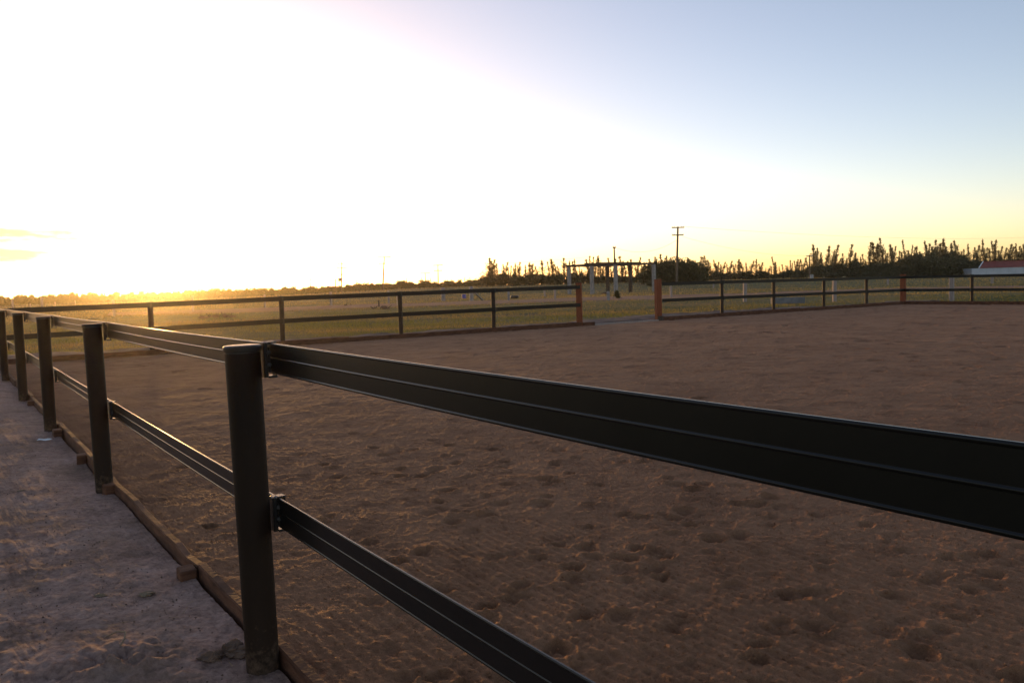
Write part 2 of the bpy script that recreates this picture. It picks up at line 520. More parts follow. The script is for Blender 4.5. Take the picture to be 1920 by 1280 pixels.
# ------------------------------------------------------------------ layout of the arena
D = np.array([-0.5685, 0.8227]); D /= np.linalg.norm(D)      # along the near fence, away from the camera
N = np.array([D[1], -D[0]])                                  # across it, into the arena
P1 = np.array([-1.06, 3.24])
BD = np.array([math.sin(math.radians(55.8)), math.cos(math.radians(55.8))])   # along the back fence, to the right


def near(t, off=0.0):
    return P1 + D * t + N * off


def across(x, y):
    """metres along the near fence direction and into the arena."""
    dx, dy = np.asarray(x) - P1[0], np.asarray(y) - P1[1]
    return dx * D[0] + dy * D[1], dx * N[0] + dy * N[1]


TERR_AZ = np.radians([-60, -31.8, -23, -12.5, -7.8, -2.6, 5.2, 14.5, 19.2, 25.5, 31.2, 60])
TERR_H = np.array([-0.4, -0.43, -0.05, 0.5, 1.05, 1.15, 1.1, 0.95, 0.85, 0.1, -0.1, -0.1])


def terrain(x, y):
    x = np.asarray(x, float); y = np.asarray(y, float)
    r = np.hypot(x, y)
    az = np.arctan2(x, y)
    h = np.interp(az, TERR_AZ, TERR_H)
    return h * sstep(105, 200, r) + 0.05 * sstep(12, 30, r) + 0.04 * vnoise(x * 0.15, y * 0.15, 3) * sstep(20, 40, r)


def on_plane(px, py, z):
    d = ray(px, py)
    k = (z - EYE) / d[2]
    return d * k + np.array([0, 0, EYE])


def at(px, py, dist):
    """The point on the pixel's line of sight at a forward distance."""
    d = ray(px, py)
    return d * (dist / d[1]) + np.array([0, 0, EYE])


def foot(px, py, z=0.05):
    p = on_plane(px, py, z)
    return np.array([p[0], p[1], float(terrain(p[0], p[1]))])


BOARD_TOP = 1.5 - 1.335
far_px = [(283, 662), (529, 640), (751, 625), (926, 614)]
far_pos = [on_plane(x, y, BOARD_TOP)[:2] for x, y in far_px]
# one straight line through the back fence
FL0 = on_plane(751, 625, BOARD_TOP)[:2]


def back_line(px, y_guess=600.0):
    """Where the vertical plane through the back fence meets a pixel column."""
    d = ray(px, y_guess)[:2]
    A = np.array([[d[0], -BD[0]], [d[1], -BD[1]]])
    k, t = np.linalg.solve(A, FL0)
    return d * k


C2 = back_line(1694, 540)
C1 = back_line(-10, 650)
RD = -D                                                        # the right fence runs back towards the camera
BN = np.array([BD[1], -BD[0]])                                # out of the back fence, into the arena


def sand_level(x, y):
    t, o = across(x, y)
    return 0.015 + 0.03 * np.clip(t / 22.0, 0, 1.3)


# ------------------------------------------------------------------ ground
def ground_sheet():
    radii = np.r_[0.0, np.geomspace(2, 30, 30), np.linspace(33, 260, 110), np.geomspace(280, 900, 10)]
    azs = np.radians(np.r_[np.arange(-180, -50, 10), np.arange(-50, 50, 0.7), np.arange(50, 180, 10)])
    R_, A_ = np.meshgrid(radii[1:], azs, indexing='ij')
    X, Y = R_ * np.sin(A_), R_ * np.cos(A_)
    t, o = across(X, Y)
    Z = terrain(X, Y) - 0.12 * (1 - sstep(14, 26, R_)) - 0.16 * ((o > 0.3) & (R_ < 45))
    # keep the sheet under the arena
    tb = (X - FL0[0]) * BN[0] + (Y - FL0[1]) * BN[1]
    inside = (o > -0.2) & (tb > 0.0)
    Z = np.where(inside, np.minimum(Z, -0.25), Z)
    na, nr = len(azs), len(radii) - 1
    V = np.stack([X.ravel(), Y.ravel(), Z.ravel()], 1).tolist() + [[0, 0, -0.25]]
    Fc = []
    for i in range(nr - 1):
        for j in range(na):
            k = (j + 1) % na
            Fc.append((i * na + j, i * na + k, (i + 1) * na + k, (i + 1) * na + j))
    for j in range(na):
        Fc.append((len(V) - 1, (j + 1) % na, j))
    o_ = mesh_obj("ground", V, Fc, FIELD, smooth=True)
    tag(o_, kind="structure")


ground_sheet()


def grid_object(name, X, Y, Z, mat):
    nr, nc = X.shape
    V = np.stack([X.ravel(), Y.ravel(), Z.ravel()], 1)
    i, j = np.meshgrid(np.arange(nr - 1), np.arange(nc - 1), indexing='ij')
    a = (i * nc + j).ravel(); b = a + 1; c = a + nc + 1; d = a + nc
    Fc = np.stack([a, b, c, d], 1).astype(np.int32)
    me = bpy.data.meshes.new(name)
    me.vertices.add(len(V)); me.vertices.foreach_set("co", V.astype(np.float32).ravel())
    me.loops.add(Fc.size); me.loops.foreach_set("vertex_index", Fc.ravel())
    me.polygons.add(len(Fc))
    me.polygons.foreach_set("loop_start", np.arange(0, Fc.size, 4, dtype=np.int32))
    me.polygons.foreach_set("loop_total", np.full(len(Fc), 4, dtype=np.int32))
    me.polygons.foreach_set("use_smooth", np.ones(len(Fc), dtype=bool))
    me.update(calc_edges=True)
    me.validate()
    me.materials.append(mat)
    o = bpy.data.objects.new(name, me)
    col.objects.link(o)
    return o


def ripple(X, Y):
    t, o = across(X, Y)
    R_ = np.hypot(X, Y)
    det = np.clip(1.3 - R_ / 30, 0.15, 1)
    Z = 0.006 * vnoise(X * 0.4, Y * 0.4, 1) + 0.003 * vnoise(X * 2.3, Y * 2.3, 2) + 0.0025 * vnoise(X * 5.1 + 3, Y * 5.1, 4)
    # ridges: thin crests of pushed sand
    q = 1 - np.abs(vnoise(X * 3.1, Y * 3.1, 21)); q2 = 1 - np.abs(vnoise(X * 7.3 + 9, Y * 7.3, 22))
    Z += 0.0045 * q ** 8 * (vnoise(X * 0.6, Y * 0.6, 23) * 0.5 + 0.4) + 0.003 * q2 ** 6
    Z += det * (0.0024 * vnoise(X * 14, Y * 14, 5) + 0.0026 * vnoise(X * 33, Y * 33, 6) + 0.0026 * vnoise(X * 75, Y * 75, 10))
    # harrow lines parallel to the near fence, broken up
    wob = 0.012 * vnoise(t * 0.5, o * 0.9, 7)
    m = sstep(-0.15, 0.4, vnoise(X * 0.55 + 7, Y * 0.55, 8) + 0.35 * vnoise(X * 2, Y * 2, 9))
    Z += m * 0.0034 * np.sin((o + wob) * 2 * math.pi / 0.062) * np.clip(1.5 - R_ / 6.5, 0, 1)
    return Z


def sand_sheet():
    n_az, n_r = 1000, 840
    az = np.radians(np.linspace(-34.0, 44.0, n_az))
    dirx, diry = np.sin(az), np.cos(az)
    # entry: near fence board (offset 0.08) ; exit: back fence or right fence
    off0 = 0.10
    denom = dirx * N[0] + diry * N[1]
    r_in = ((P1 @ N) + off0) / denom
    r_in = np.maximum(r_in, 1.6)
    bden = dirx * -BN[0] + diry * -BN[1]
    r_b = ((FL0 @ -BN) - 0.06) / bden
    rn = np.array([-RD[1], RD[0]])                             # normal of the right fence
    rden = dirx * N[0] + diry * N[1]
    r_r = ((C2 @ N) - 0.06) / rden
    r_b = np.where(bden <= 1e-3, 1e9, r_b)
    r_r = np.where(rden <= 1e-3, 1e9, r_r)
    r_out = np.minimum(np.minimum(r_b, r_r), 60.0)
    r_out = np.maximum(r_out, r_in + 0.05)
    s = np.linspace(0, 1, n_r)
    k0 = 1 / (r_in + 0.3); k1 = 1 / (r_out + 0.3)
    # rows spread by 1/r mixed with log so that far rows are not starved
    inv = 1 / (k0[None, :] + (k1 - k0)[None, :] * s[:, None]) - 0.3
    lg = np.exp(np.log(r_in)[None, :] + (np.log(r_out) - np.log(r_in))[None, :] * s[:, None])
    R_ = 0.6 * inv + 0.4 * lg
    X, Y = R_ * dirx[None, :], R_ * diry[None, :]
    Z = sand_level(X, Y) + ripple(X, Y)
    # hoof prints
    crossing = 0
    pr = []
    tries = 0
    while len(pr) < 1700 and tries < 40000:
        tries += 1
        a = rng.uniform(az[0] + 0.01, az[-1] - 0.01)
        r = rng.uniform(1.8, 8) if rng.random() < 0.19 else 8 + 34 * math.sqrt(rng.random())
        x, y = r * math.sin(a), r * math.cos(a)
        t, o = across(x, y)
        if o < 0.35:
            continue
        dens = 0.5 + 0.5 * float(vnoise(x * 0.45, y * 0.45, 31))
        if rng.random() > dens ** 1.5 + 0.08:
            continue
        pr.append((x, y, a, r))
    # a denser trampled patch near the front, as a few steps of a horse
    for cx, cy in ((0.35, 4.6), (0.9, 4.2), (1.0, 3.7), (0.1, 5.4), (2.3, 4.0), (1.7, 5.2), (1.2, 3.3), (2.9, 3.2), (-0.4, 4.9)):
        for _ in range(4):
            x, y = cx + rng.normal(0, 0.3), cy + rng.normal(0, 0.3)
            if across(x, y)[1] > 0.35:
                pr.append((x, y, math.atan2(x, y), math.hypot(x, y)))
    da = az[1] - az[0]
    for x, y, a, r in pr:
        rad = rng.uniform(0.05, 0.085) * (1.0 if r < 9 else rng.uniform(1.0, 1.6 + 0.06 * r))
        th = rng.uniform(0, math.tau)
        asp = rng.uniform(0.7, 1.0)
        dep = rng.uniform(0.007, 0.032) * (1.0 if r < 9 else 1.0 + 0.035 * (r - 9))
        reach = rad * 2.2
        j0 = max(0, int((a - reach / r - az[0]) / da)); j1 = min(n_az, int((a + reach / r - az[0]) / da) + 2)
        colr = R_[:, (j0 + j1) // 2 if (j0 + j1) // 2 < n_az else n_az - 1]
        i0 = max(0, np.searchsorted(colr, r - reach * 1.6) - 1); i1 = min(n_r, np.searchsorted(colr, r + reach * 1.6) + 2)
        if i1 <= i0 or j1 <= j0:
            continue
        dx = X[i0:i1, j0:j1] - x; dy = Y[i0:i1, j0:j1] - y
        u = dx * math.cos(th) + dy * math.sin(th); v = (-dx * math.sin(th) + dy * math.cos(th)) / asp
        q = np.hypot(u, v) / rad
        q = q * (1 + 0.3 * vnoise(dx / rad * 1.3 + x * 7, dy / rad * 1.3 + y * 5, 41) + 0.14 * vnoise(dx / rad * 3.7 + x * 3, dy / rad * 3.7 + y * 9, 42))
        hole = -dep * (1 - sstep(0.35, 1.08, q)) * (1 + 0.5 * u / rad * (q < 1.2))
        frog = 0.35 * dep * np.exp(-((u / rad + 0.2) ** 2 * 6 + (v / rad) ** 2 * 10))
        rim = dep * 0.32 * np.exp(-((q - 1.22) / 0.2) ** 2) * (0.55 + 0.5 * np.sin(np.arctan2(v, u) * 1.0 + rng.uniform(0, 6)))
        Z[i0:i1, j0:j1] += hole + frog + rim
    # the sheet ends against the timber edging
    Z[0] = np.minimum(Z[0], -0.1)
    Z[-1] = np.minimum(Z[-1], -0.1)
    ob = grid_object("sand", X, Y, Z, SAND)
    tag(ob, kind="structure")


sand_sheet()


def dirt_sheet():
    n_az, n_r = 480, 560
    az = np.radians(np.linspace(-50.0, -8.0, n_az))
    dirx, diry = np.sin(az), np.cos(az)
    denom = dirx * N[0] + diry * N[1]
    r_hit = np.where(denom > 1e-3, ((P1 @ N) + 0.06) / np.maximum(denom, 1e-3), 1e9)
    r_out = np.minimum(r_hit, 26.0)
    r_in = np.full_like(r_out, 1.3)
    s = np.linspace(0, 1, n_r)
    inv = 1 / (1 / r_in[None, :] + (1 / r_out - 1 / r_in)[None, :] * s[:, None])
    lg = r_in[None, :] * (r_out / r_in)[None, :] ** s[:, None]
    R_ = 0.7 * inv + 0.3 * lg
    X, Y = R_ * dirx[None, :], R_ * diry[None, :]
    t, o = across(X, Y)
    Z = 0.007 * vnoise(X * 0.9, Y * 0.9, 51) + 0.004 * vnoise(X * 2.7, Y * 2.7, 52) + 0.003 * vnoise(X * 7, Y * 7, 53)
    Z += 0.004 * vnoise(X * 16, Y * 16, 54) + 0.003 * vnoise(X * 40, Y * 40, 55) + 0.002 * vnoise(X * 90, Y * 90, 60)
    q = 1 - np.abs(vnoise(X * 4.1, Y * 4.1, 56))
    Z += 0.006 * q ** 7
    Z -= 0.07 * np.exp(-((o - 0.02) / 0.2) ** 2) * (0.6 + 0.5 * vnoise(t * 0.9, t * 0, 57))
    # a churned heap in the near corner
    hp = on_plane(215, 1240, 0.0)
    g = np.exp(-(((X - hp[0]) / 0.28) ** 2 + ((Y - hp[1]) / 0.2) ** 2))
    Z += g * (0.02 + 0.025 * vnoise(X * 12, Y * 12, 58) + 0.02 * vnoise(X * 27, Y * 27, 59))
    ob = grid_object("dirt_path", X, Y, Z, DIRT)
    tag(ob, kind="structure")


dirt_sheet()


def strip_sheet(name, f_left, f_right, n_u, n_v, lift, mat, rough):
    """A sheet between two world polylines, laid a few millimetres over the ground."""
    X = np.zeros((n_v, n_u)); Y = np.zeros_like(X)
    for i in range(n_u):
        a, b = f_left(i / (n_u - 1)), f_right(i / (n_u - 1))
        for j in range(n_v):
            k = j / (n_v - 1)
            X[j, i] = a[0] + (b[0] - a[0]) * k; Y[j, i] = a[1] + (b[1] - a[1]) * k
    Z = terrain(X, Y) + lift + rough * (vnoise(X * 1.7, Y * 1.7, 61) + 0.5 * vnoise(X * 5, Y * 5, 62))
    Z[0] -= rough * 2 + lift + 0.02; Z[-1] -= rough * 2 + lift + 0.02
    return tag(grid_object(name, X, Y, Z, mat), kind="structure")


# bare dirt along the outside of the back fence, the red track across the paddock
strip_sheet("dirt_verge", lambda s: C1 + BD * (-14 + 54 * s) - BN * 0.14,
            lambda s: C1 + BD * (-14 + 54 * s) - BN * (2.4 + 1.6 * float(vnoise(s * 9, 0.5, 63)) + 1.6 * (1 - s) ** 2 + 0.5 * float(vnoise(s * 40, 2.5, 64))),
            240, 26, 0.035, VERGE, 0.03)
strip_sheet("dirt_track", lambda s: np.array([-30 + 95 * s, 62 + 3 * float(vnoise(s * 8, 3.3, 65))]),
            lambda s: np.array([-36 + 105 * s, 76 + 4 * float(vnoise(s * 9, 8.3, 66))]), 200, 20, 0.05, TRACK, 0.02)

# ------------------------------------------------------------------ rail fence parts
def rail_profile(h=0.1125, web=0.0022, bead=0.0044):
    """Closed cross section: thin web with three rounded ribs, u across, v up (0 at the top)."""
    left, rightp = [], []
    for c in (0.0, -h / 2, -h):
        rr = bead
        for k in range(9):
            t = math.pi / 2 - math.pi * k / 8
            rightp.append((max(math.cos(t) * rr, web), c + math.sin(t) * rr))
    left = [(-u, v) for u, v in reversed(rightp)]
    return rightp + left


PROF = rail_profile()


def rail_mesh(p0, p1, z0, z1, knots, side, step=0.45, sag=0.006):
    """A rail from p0 to p1 held level at the knots (metres along) and sagging a hair in between."""
    p0, p1 = np.array(p0, float), np.array(p1, float)
    L = np.linalg.norm(p1 - p0)
    n = max(2, int(L / step))
    mb = MB()
    pts = []
    for i in range(n + 1):
        s = L * i / n
        ks = sorted([0] + [k for k in knots if 0 < k < L] + [L])
        k = max(j for j in range(len(ks) - 1) if ks[j] <= s + 1e-6)
        w = (s - ks[k]) / max(ks[k + 1] - ks[k], 1e-6)
        p = p0 + (p1 - p0) * (i / n)
        z = z0 + (z1 - z0) * i / n - sag * 4 * w * (1 - w)
        pts.append((p[0], p[1], z))
    mb.sweep(pts, PROF, (side[0], side[1], 0))
    return mb


def plastic_post(root, xy, z_top, z_base, lean=(0, 0), r=0.068, detail=True):
    skin = POSTPL if detail else FARPOST
    mb = MB()
    x, y = xy
    n = 36 if detail else 14
    ztop = z_top - 0.026
    base = np.array((x + lean[0], y + lean[1], z_base - 0.25))
    top = np.array((x, y, ztop))
    ax = top - base
    Lh = np.linalg.norm(ax)
    mb.lathe(base, [(r * 0.95, 0), (r * 0.955, Lh * 0.3), (r * 0.975, Lh * 0.7), (r, Lh)], n, ax)
    post = mb.build("post", skin, root)
    smooth_by_angle(post, 40)
    cb = MB()
    R = r + 0.0045
    cb.lathe(top - ax / Lh * 0.004, [(r + 0.0012, 0.0), (r + 0.0012, 0.006), (R, 0.007), (R + 0.0008, 0.011), (R + 0.0008, 0.025), (R - 0.003, 0.0295), (R - 0.008, 0.031), (R * 0.5, 0.0318)], n, ax)
    cap = cb.build("cap", PLASTIC, None, False, None)
    # a part of the post
    me = cap.data
    cap.parent = post
    off = parent_world(post)
    me.transform(Matrix.Translation(-off))
    smooth_by_angle(cap, 35)
    return post


def bracket_at(root, xy, along, side, z_top, off, facing, detail=True):
    """Rail holder between post and rail; along/side are horizontal unit vectors."""
    a3, s3 = np.array((*along, 0.0)), np.array((*side, 0.0))
    c = np.array((xy[0], xy[1], 0.0))
    h = 0.144
    zc = z_top - 0.115 / 2
    mb = MB()
    # back plate against the post, two jaws over the rail, top and bottom lips
    mb.box(c + s3 * (off - 0.024) + np.array((0, 0, zc)), a3, s3, (0, 0, 1), 0.050, 0.018, h, 0.004)
    mb.box(c + s3 * (off - 0.0105) + np.array((0, 0, zc)), a3, s3, (0, 0, 1), 0.042, 0.009, h * 0.72, 0.002)
    mb.box(c + s3 * (off + 0.004) + np.array((0, 0, z_top + 0.0095)), a3, s3, (0, 0, 1), 0.046, 0.036, 0.009, 0.003)
    mb.box(c + s3 * (off + 0.004) + np.array((0, 0, z_top - 0.115 - 0.0115)), a3, s3, (0, 0, 1), 0.046, 0.036, 0.010, 0.003)
    mb.box(c + s3 * (off + 0.0165) + np.array((0, 0, zc)), a3, s3, (0, 0, 1), 0.042, 0.006, h * 0.96, 0.002)
    br = mb.build("bracket", PLASTIC, root)
    if detail:
        for dz in (0.028, -0.02):
            sb = MB()
            sb.lathe(c + s3 * (off - 0.012) + a3 * facing * 0.021 + np.array((0, 0, zc + dz)), [(0.009, 0), (0.009, 0.007), (0.006, 0.010)], 10, a3 * facing)
            b = sb.build("bolt", BOLT, None)
            b.parent = br
            b.data.transform(Matrix.Translation(-parent_world(br)))
    return br


OFF = 0.108
# --- near fence
near_ts = [-3.75, 0.0]
for q in ((-3.27, 6.41), (-5.34, 9.42), (-7.42, 12.45), (-9.72, 15.82)):
    near_ts.append(float((np.array(q) - P1) @ D))
nf = empty("rail_fence", (P1[0], P1[1], 0.0))
tag(nf, "black plastic rail fence in the foreground, crossing the picture from left to right edge", "fence")
Z_TOP, Z_MID = 1.288, 0.664
leans = {0.0: (0.02, 0.0), near_ts[2]: (0.02, 0), near_ts[3]: (0.0, 0)}
for t in near_ts:
    xy = near(t)
    zt = Z_TOP + 0.006
    plastic_post(nf, xy, zt, 0.0, leans.get(t, (0.0, 0.0)))
    for zr in (Z_TOP, Z_MID):
        dl = leans.get(t, (0, 0))[0] * (Z_TOP - zr) / 1.5
        bracket_at(nf, xy + np.array((dl, 0)), D, N, zr, OFF, -1)
t_end = float((C1 - P1) @ D) - 0.12
knots = [t - (-3.75) for t in near_ts]
for zr in (Z_TOP, Z_MID):
    mb = rail_mesh(near(-3.75, OFF), near(t_end, OFF), zr, zr + 0.03, knots, N, 0.3)
    o = mb.build("rail", RAILPL, nf)
    smooth_by_angle(o, 60)

# timber edging below it
def sleeper(root, p0, p1, z0, z1, w, side, seed, name="kickboard", mat=TIMBER):
    r = random.Random(seed)
    p0, p1 = np.array(p0, float), np.array(p1, float)
    L = np.linalg.norm(p1 - p0); n = max(3, int(L / 0.25))
    h0 = z1 - z0
    prof = [(-w / 2 + .006, 0), (-w / 2, -.008), (-w / 2, -h0), (w / 2, -h0), (w / 2, -.008), (w / 2 - .006, 0)]
    mb = MB()
    pts = []
    s3 = np.array((*side, 0.0))
    for i in range(n + 1):
        p = p0 + (p1 - p0) * i / n
        j = r.uniform(-.006, .006)
        pts.append(np.array((p[0], p[1], z1 + r.uniform(-.006, .006))) + s3 * j)
    mb.sweep(pts, prof, s3)
    return mb.build(name, mat, root)


board_joints = [-3.9, -0.75, 1.28, 4.3, 7.6, 10.9, 14.1, t_end]
for i in range(len(board_joints) - 1):
    a, b = board_joints[i] + 0.006, board_joints[i + 1] - 0.006
    sleeper(nf, near(a, 0.098), near(b, 0.098 + (0.012 if i % 2 else -0.004)), -0.16, 0.045 + 0.008 * (i % 2), 0.048, N, i)
for k, t in enumerate((1.30, 3.78, 5.3, 7.15, 10.4, 11.3)):
    c = near(t, 0.028 + 0.004 * (k % 3))
    mb = MB()
    ang = 0.12 * math.sin(k * 2.3)
    a3 = np.array((D[0] * math.cos(ang) - D[1] * math.sin(ang), D[0] * math.sin(ang) + D[1] * math.cos(ang), 0.05))
    s3 = np.array((-a3[1], a3[0], 0.0)) * -1
    mb.box((c[0], c[1], -0.05), a3, s3, (0.03, 0, 1), 0.10, 0.085, 0.19, 0.006)
    mb.build("stake", TIMBER, nf)

# --- back fence in two runs with a gateway between, and the right-hand fence
def far_z(px):
    return float(np.interp(px, [0, 283, 529, 751, 926, 1085, 1235, 1354, 1545, 1694, 1832, 1920],
                           [1.30, 1.325, 1.36, 1.383, 1.392, 1.40, 1.41, 1.405, 1.37, 1.345, 1.315, 1.30]))


def timber_post(root, xy, z_top, w, ang, name="timber_post", mat=REDWOOD):
    a3 = np.array((math.cos(ang), math.sin(ang), 0)); b3 = np.array((-a3[1], a3[0], 0))
    zb = -0.3
    mb = MB()
    mb.box((xy[0], xy[1], (z_top + zb) / 2), a3, b3, (0, 0, 1), w, w, z_top - zb, 0.012)
    return mb.build(name, mat, root)


def far_fence(name, label, post_px, start, end, px0, px1, group, end_posts=()):
    mid = back_line(post_px[0], 600)
    root = empty(name, (mid[0], mid[1], 0.0))
    tag(root, label, "fence")
    for px in post_px:
        q = back_line(px, 600)
        plastic_post(root, q, far_z(px) + 0.012, 0.05, (random.uniform(-.015, .015), 0), detail=False)
        for dz in (0, 0.60):
            bracket_at(root, q, BD, BN, far_z(px) - dz, OFF, 1, False)
    p0, p1 = np.array(start), np.array(end)
    L = np.linalg.norm(p1 - p0)
    # rails follow the posts' heights
    for dz in (0, 0.60):
        mb = MB(); pts = []
        n = int(L / 0.5)
        for i in range(n + 1):
            p = p0 + (p1 - p0) * i / n
            px = px0 + (px1 - px0) * i / n
            # pixel column of the point, for the gentle rise and fall of the line
            pts.append((p[0] + BN[0] * OFF, p[1] + BN[1] * OFF, zline(p) - dz + 0.004 * float(vnoise(i * .3, dz, 71))))
        mb.sweep(pts, PROF, (BN[0], BN[1], 0))
        o = mb.build("rail", RAILPL, root); smooth_by_angle(o, 60)
    nb = max(1, round(L / 4.5))
    for i in range(nb):
        a = p0 + (p1 - p0) * i / nb + BN * 0.1 + BD * 0.005; b = p0 + (p1 - p0) * (i + 1) / nb + BN * 0.1 - BD * 0.005
        sleeper(root, a, b, -0.1, BOARD_TOP + 0.008 * math.sin(i * 2.1), 0.05, BN, 40 + i)
    return root


zl_s = [float((back_line(px, 600) - FL0) @ BD) for px in (-10, 283, 529, 751, 926, 1085, 1235, 1354, 1545, 1694)]
zl_z = [far_z(px) for px in (-10, 283, 529, 751, 926, 1085, 1235, 1354, 1545, 1694)]


def zline(p):
    return float(np.interp((np.array(p) - FL0) @ BD, zl_s, zl_z))


G1, G2 = back_line(1086, 570), back_line(1234, 560)
ff1 = far_fence("rail_fence", "black two-rail fence at the back of the arena, left of the gateway", [283, 529, 751, 926], C1, G1 + BD * 0.03, 0, 1085, None)
ff2 = far_fence("rail_fence", "black two-rail fence at the back of the arena, right of the gateway", [1354, 1451, 1545, 1624.5], G2 + BD * 0.10, C2, 1235, 1694, None)
timber_post(ff1, C1 - BN * 0.04, 1.42, 0.2, 0.3)
timber_post(ff1, G1, 1.49, 0.20, -0.15)
timber_post(ff2, G2, 1.535, 0.20, 0.42)
timber_post(ff2, C2 - BN * 0.02, 1.43, 0.2, 0.55)
# sleeper poking into the gateway, pale sill across it
sleeper(ff1, G1 + BD * 0.04 + BN * 0.1, G1 + BD * 0.55 + BN * 0.1, -0.1, BOARD_TOP - 0.02, 0.09, BN, 77)
mb = MB()
a, b = G1 + BD * 0.57 + BN * 0.1, G2 - BD * 0.02 + BN * 0.1
m_ = (a + b) / 2
mb.box((m_[0], m_[1], 0.005), (*BD, 0), (*BN, 0), (0, 0, 1), np.linalg.norm(b - a), 0.07, 0.15, 0.006)
sill = mb.build("gate_sill", PALEWOOD, None, False, (float(m_[0]), float(m_[1]), 0.0))
tag(sill, "pale threshold strip on the ground between the two red gateposts", "threshold")
# foot block under the right gatepost
mb = MB()
mb.box((G2[0] + BN[0] * .12, G2[1] + BN[1] * .12, 0.10), (*BD, 0), (*BN, 0), (0, 0, 1), 0.24, 0.12, 0.2, 0.02)
mb.build("kickboard", DARKWOOD, ff2)

rf = empty("rail_fence", (C2[0], C2[1], 0.0))
tag(rf, "black two-rail fence along the far right side, in front of the white shed", "fence")
SN = -N
r_ts = [3.15, 6.5, 9.9, 13.3, 16.7]
for t in r_ts:
    q = C2 + RD * t
    zz = 1.345 - 0.02 * t / 3
    plastic_post(rf, q, zz + 0.012, 0.05, detail=False)
    for dz in (0, 0.60):
        bracket_at(rf, q, RD, SN, zz - dz, OFF, 1, False)
for dz in (0, 0.60):
    e = C2 + RD * 18.5 + SN * OFF; s_ = C2 + SN * OFF
    o = rail_mesh(s_, e, 1.345 - dz, 1.345 - dz - 0.123, r_ts, SN, 0.5).build("rail", RAILPL, rf); smooth_by_angle(o, 60)
for i in range(4):
    a = C2 + RD * (0.12 + 4.6 * i) + SN * 0.1; b = C2 + RD * (4.71 + 4.6 * i) + SN * 0.1
    sleeper(rf, a, b, -0.1, BOARD_TOP - 0.012 * i, 0.05, SN, 90 + i)

# ------------------------------------------------------------------ carport frame in the paddock
def ang_box(mb, p, q, w, h):
    p, q = np.array(p, float), np.array(q, float)
    d = q - p; L = np.linalg.norm(d); d /= L
    s = np.cross(d, (0, 0, 1.0)); s /= np.linalg.norm(s); u = np.cross(s, d)
    mb.box((p + q) / 2, d, s, u, L, w, h)


def carport():
    Dc = 100.0
    C = at(1155, 550, Dc); L = at(1068, 553, Dc * 1.045); R = at(1226.5, 550, Dc * 1.045)
    C, L, R = [np.array((p[0], p[1])) for p in (C, L, R)]
    B = L + R - C
    root = empty("concrete_frame", (C[0], C[1], float(terrain(*C))))
    tag(root, "open roofless frame of pale concrete columns and beams standing in the paddock", "frame structure")
    top = 3.62
    for q, mat_, w in ((C, CONCRETE, .36), (L, CONCRETE, .34), (R, CONCRETE, .36), (B, DARKWOOD, .34), ((L + C) / 2, CONCRETE, .36), ((R + B) / 2, DARKWOOD, .34)):
        mb = MB()
        zb = float(terrain(*q)) - 0.3
        mb.box((q[0], q[1], (top - .14 + zb) / 2), ((C - L)[0] / np.linalg.norm(C - L), (C - L)[1] / np.linalg.norm(C - L), 0), ((R - C)[0] / np.linalg.norm(R - C), (R - C)[1] / np.linalg.norm(R - C), 0), (0, 0, 1), w, w, top - .14 - zb, 0.02)
        mb.build("column", mat_, root)
    def beam(p, q, h, z, ext=0.35, w=.26):
        d = (q - p) / np.linalg.norm(q - p)
        mb = MB(); ang_box(mb, (*(p - d * ext), z), (*(q + d * ext), z), w, h)
        mb.build("beam", DARKWOOD, root)
    beam(L, C, .26, top - .01)
    beam(C, R, .22, top - .035, -0.14)
    beam(B, R, .26, top - .012, 0.1)
    beam(L, B, .24, top - .034, -0.15)
    for k in (0.3, 0.62):
        p, q = C + (L - C) * k, R + (B - R) * k
        beam(p, q, .12, top + .19, 0.3, .1)


carport()

# ------------------------------------------------------------------ poles and wires
def power_pole(px, ytop, ybase, dist, label, arms, r=0.15, box=None, name="power_pole", brace=False):
    b = at(px[1], ybase, dist); t = at(px[0], ytop, dist)
    zb = float(terrain(b[0], b[1]))
    b = np.array((b[0], b[1], min(zb, b[2])))
    root = empty(name, b)
    tag(root, label, "power pole", "power poles beyond the paddock")
    mb = MB()
    mb.tube([b - (0, 0, .4), b + (t - b) * .5, t], [r * 1.35, r * 1.15, r * .9], 10)
    o = mb.build("pole", POLEWOOD, root); smooth_by_angle(o)
    for fr, wd, an in arms:
        p = b + (t - b) * fr
        mb = MB()
        d = np.array((math.cos(an), math.sin(an), 0.0))
        mb.box(p + (0, -.16, 0), d, np.cross((0, 0, 1), d), (0, 0, 1), wd, .14, .19)
        arm = mb.build("crossarm", POLEWOOD, root)
        for s in (-.46, -.28, .28, .46):
            ib = MB()
            ib.lathe(p + d * wd * s + np.array((0, -.16, .06)), [(.03, 0), (.05, .08), (.035, .12), (.05, .18), (.02, .22)], 6)
            i_ = ib.build("insulator", WHITE, None)
            i_.parent = arm
            i_.data.transform(Matrix.Translation(-parent_world(arm)))
    if box:
        p = b + (t - b) * box[0]
        mb = MB()
        mb.lathe(p + (box[1], -.1, -.5), [(.25, 0), (.42, .04), (.42, .95), (.3, 1.0)], 10)
        mb.build("transformer", STEEL, root)
    return b, t


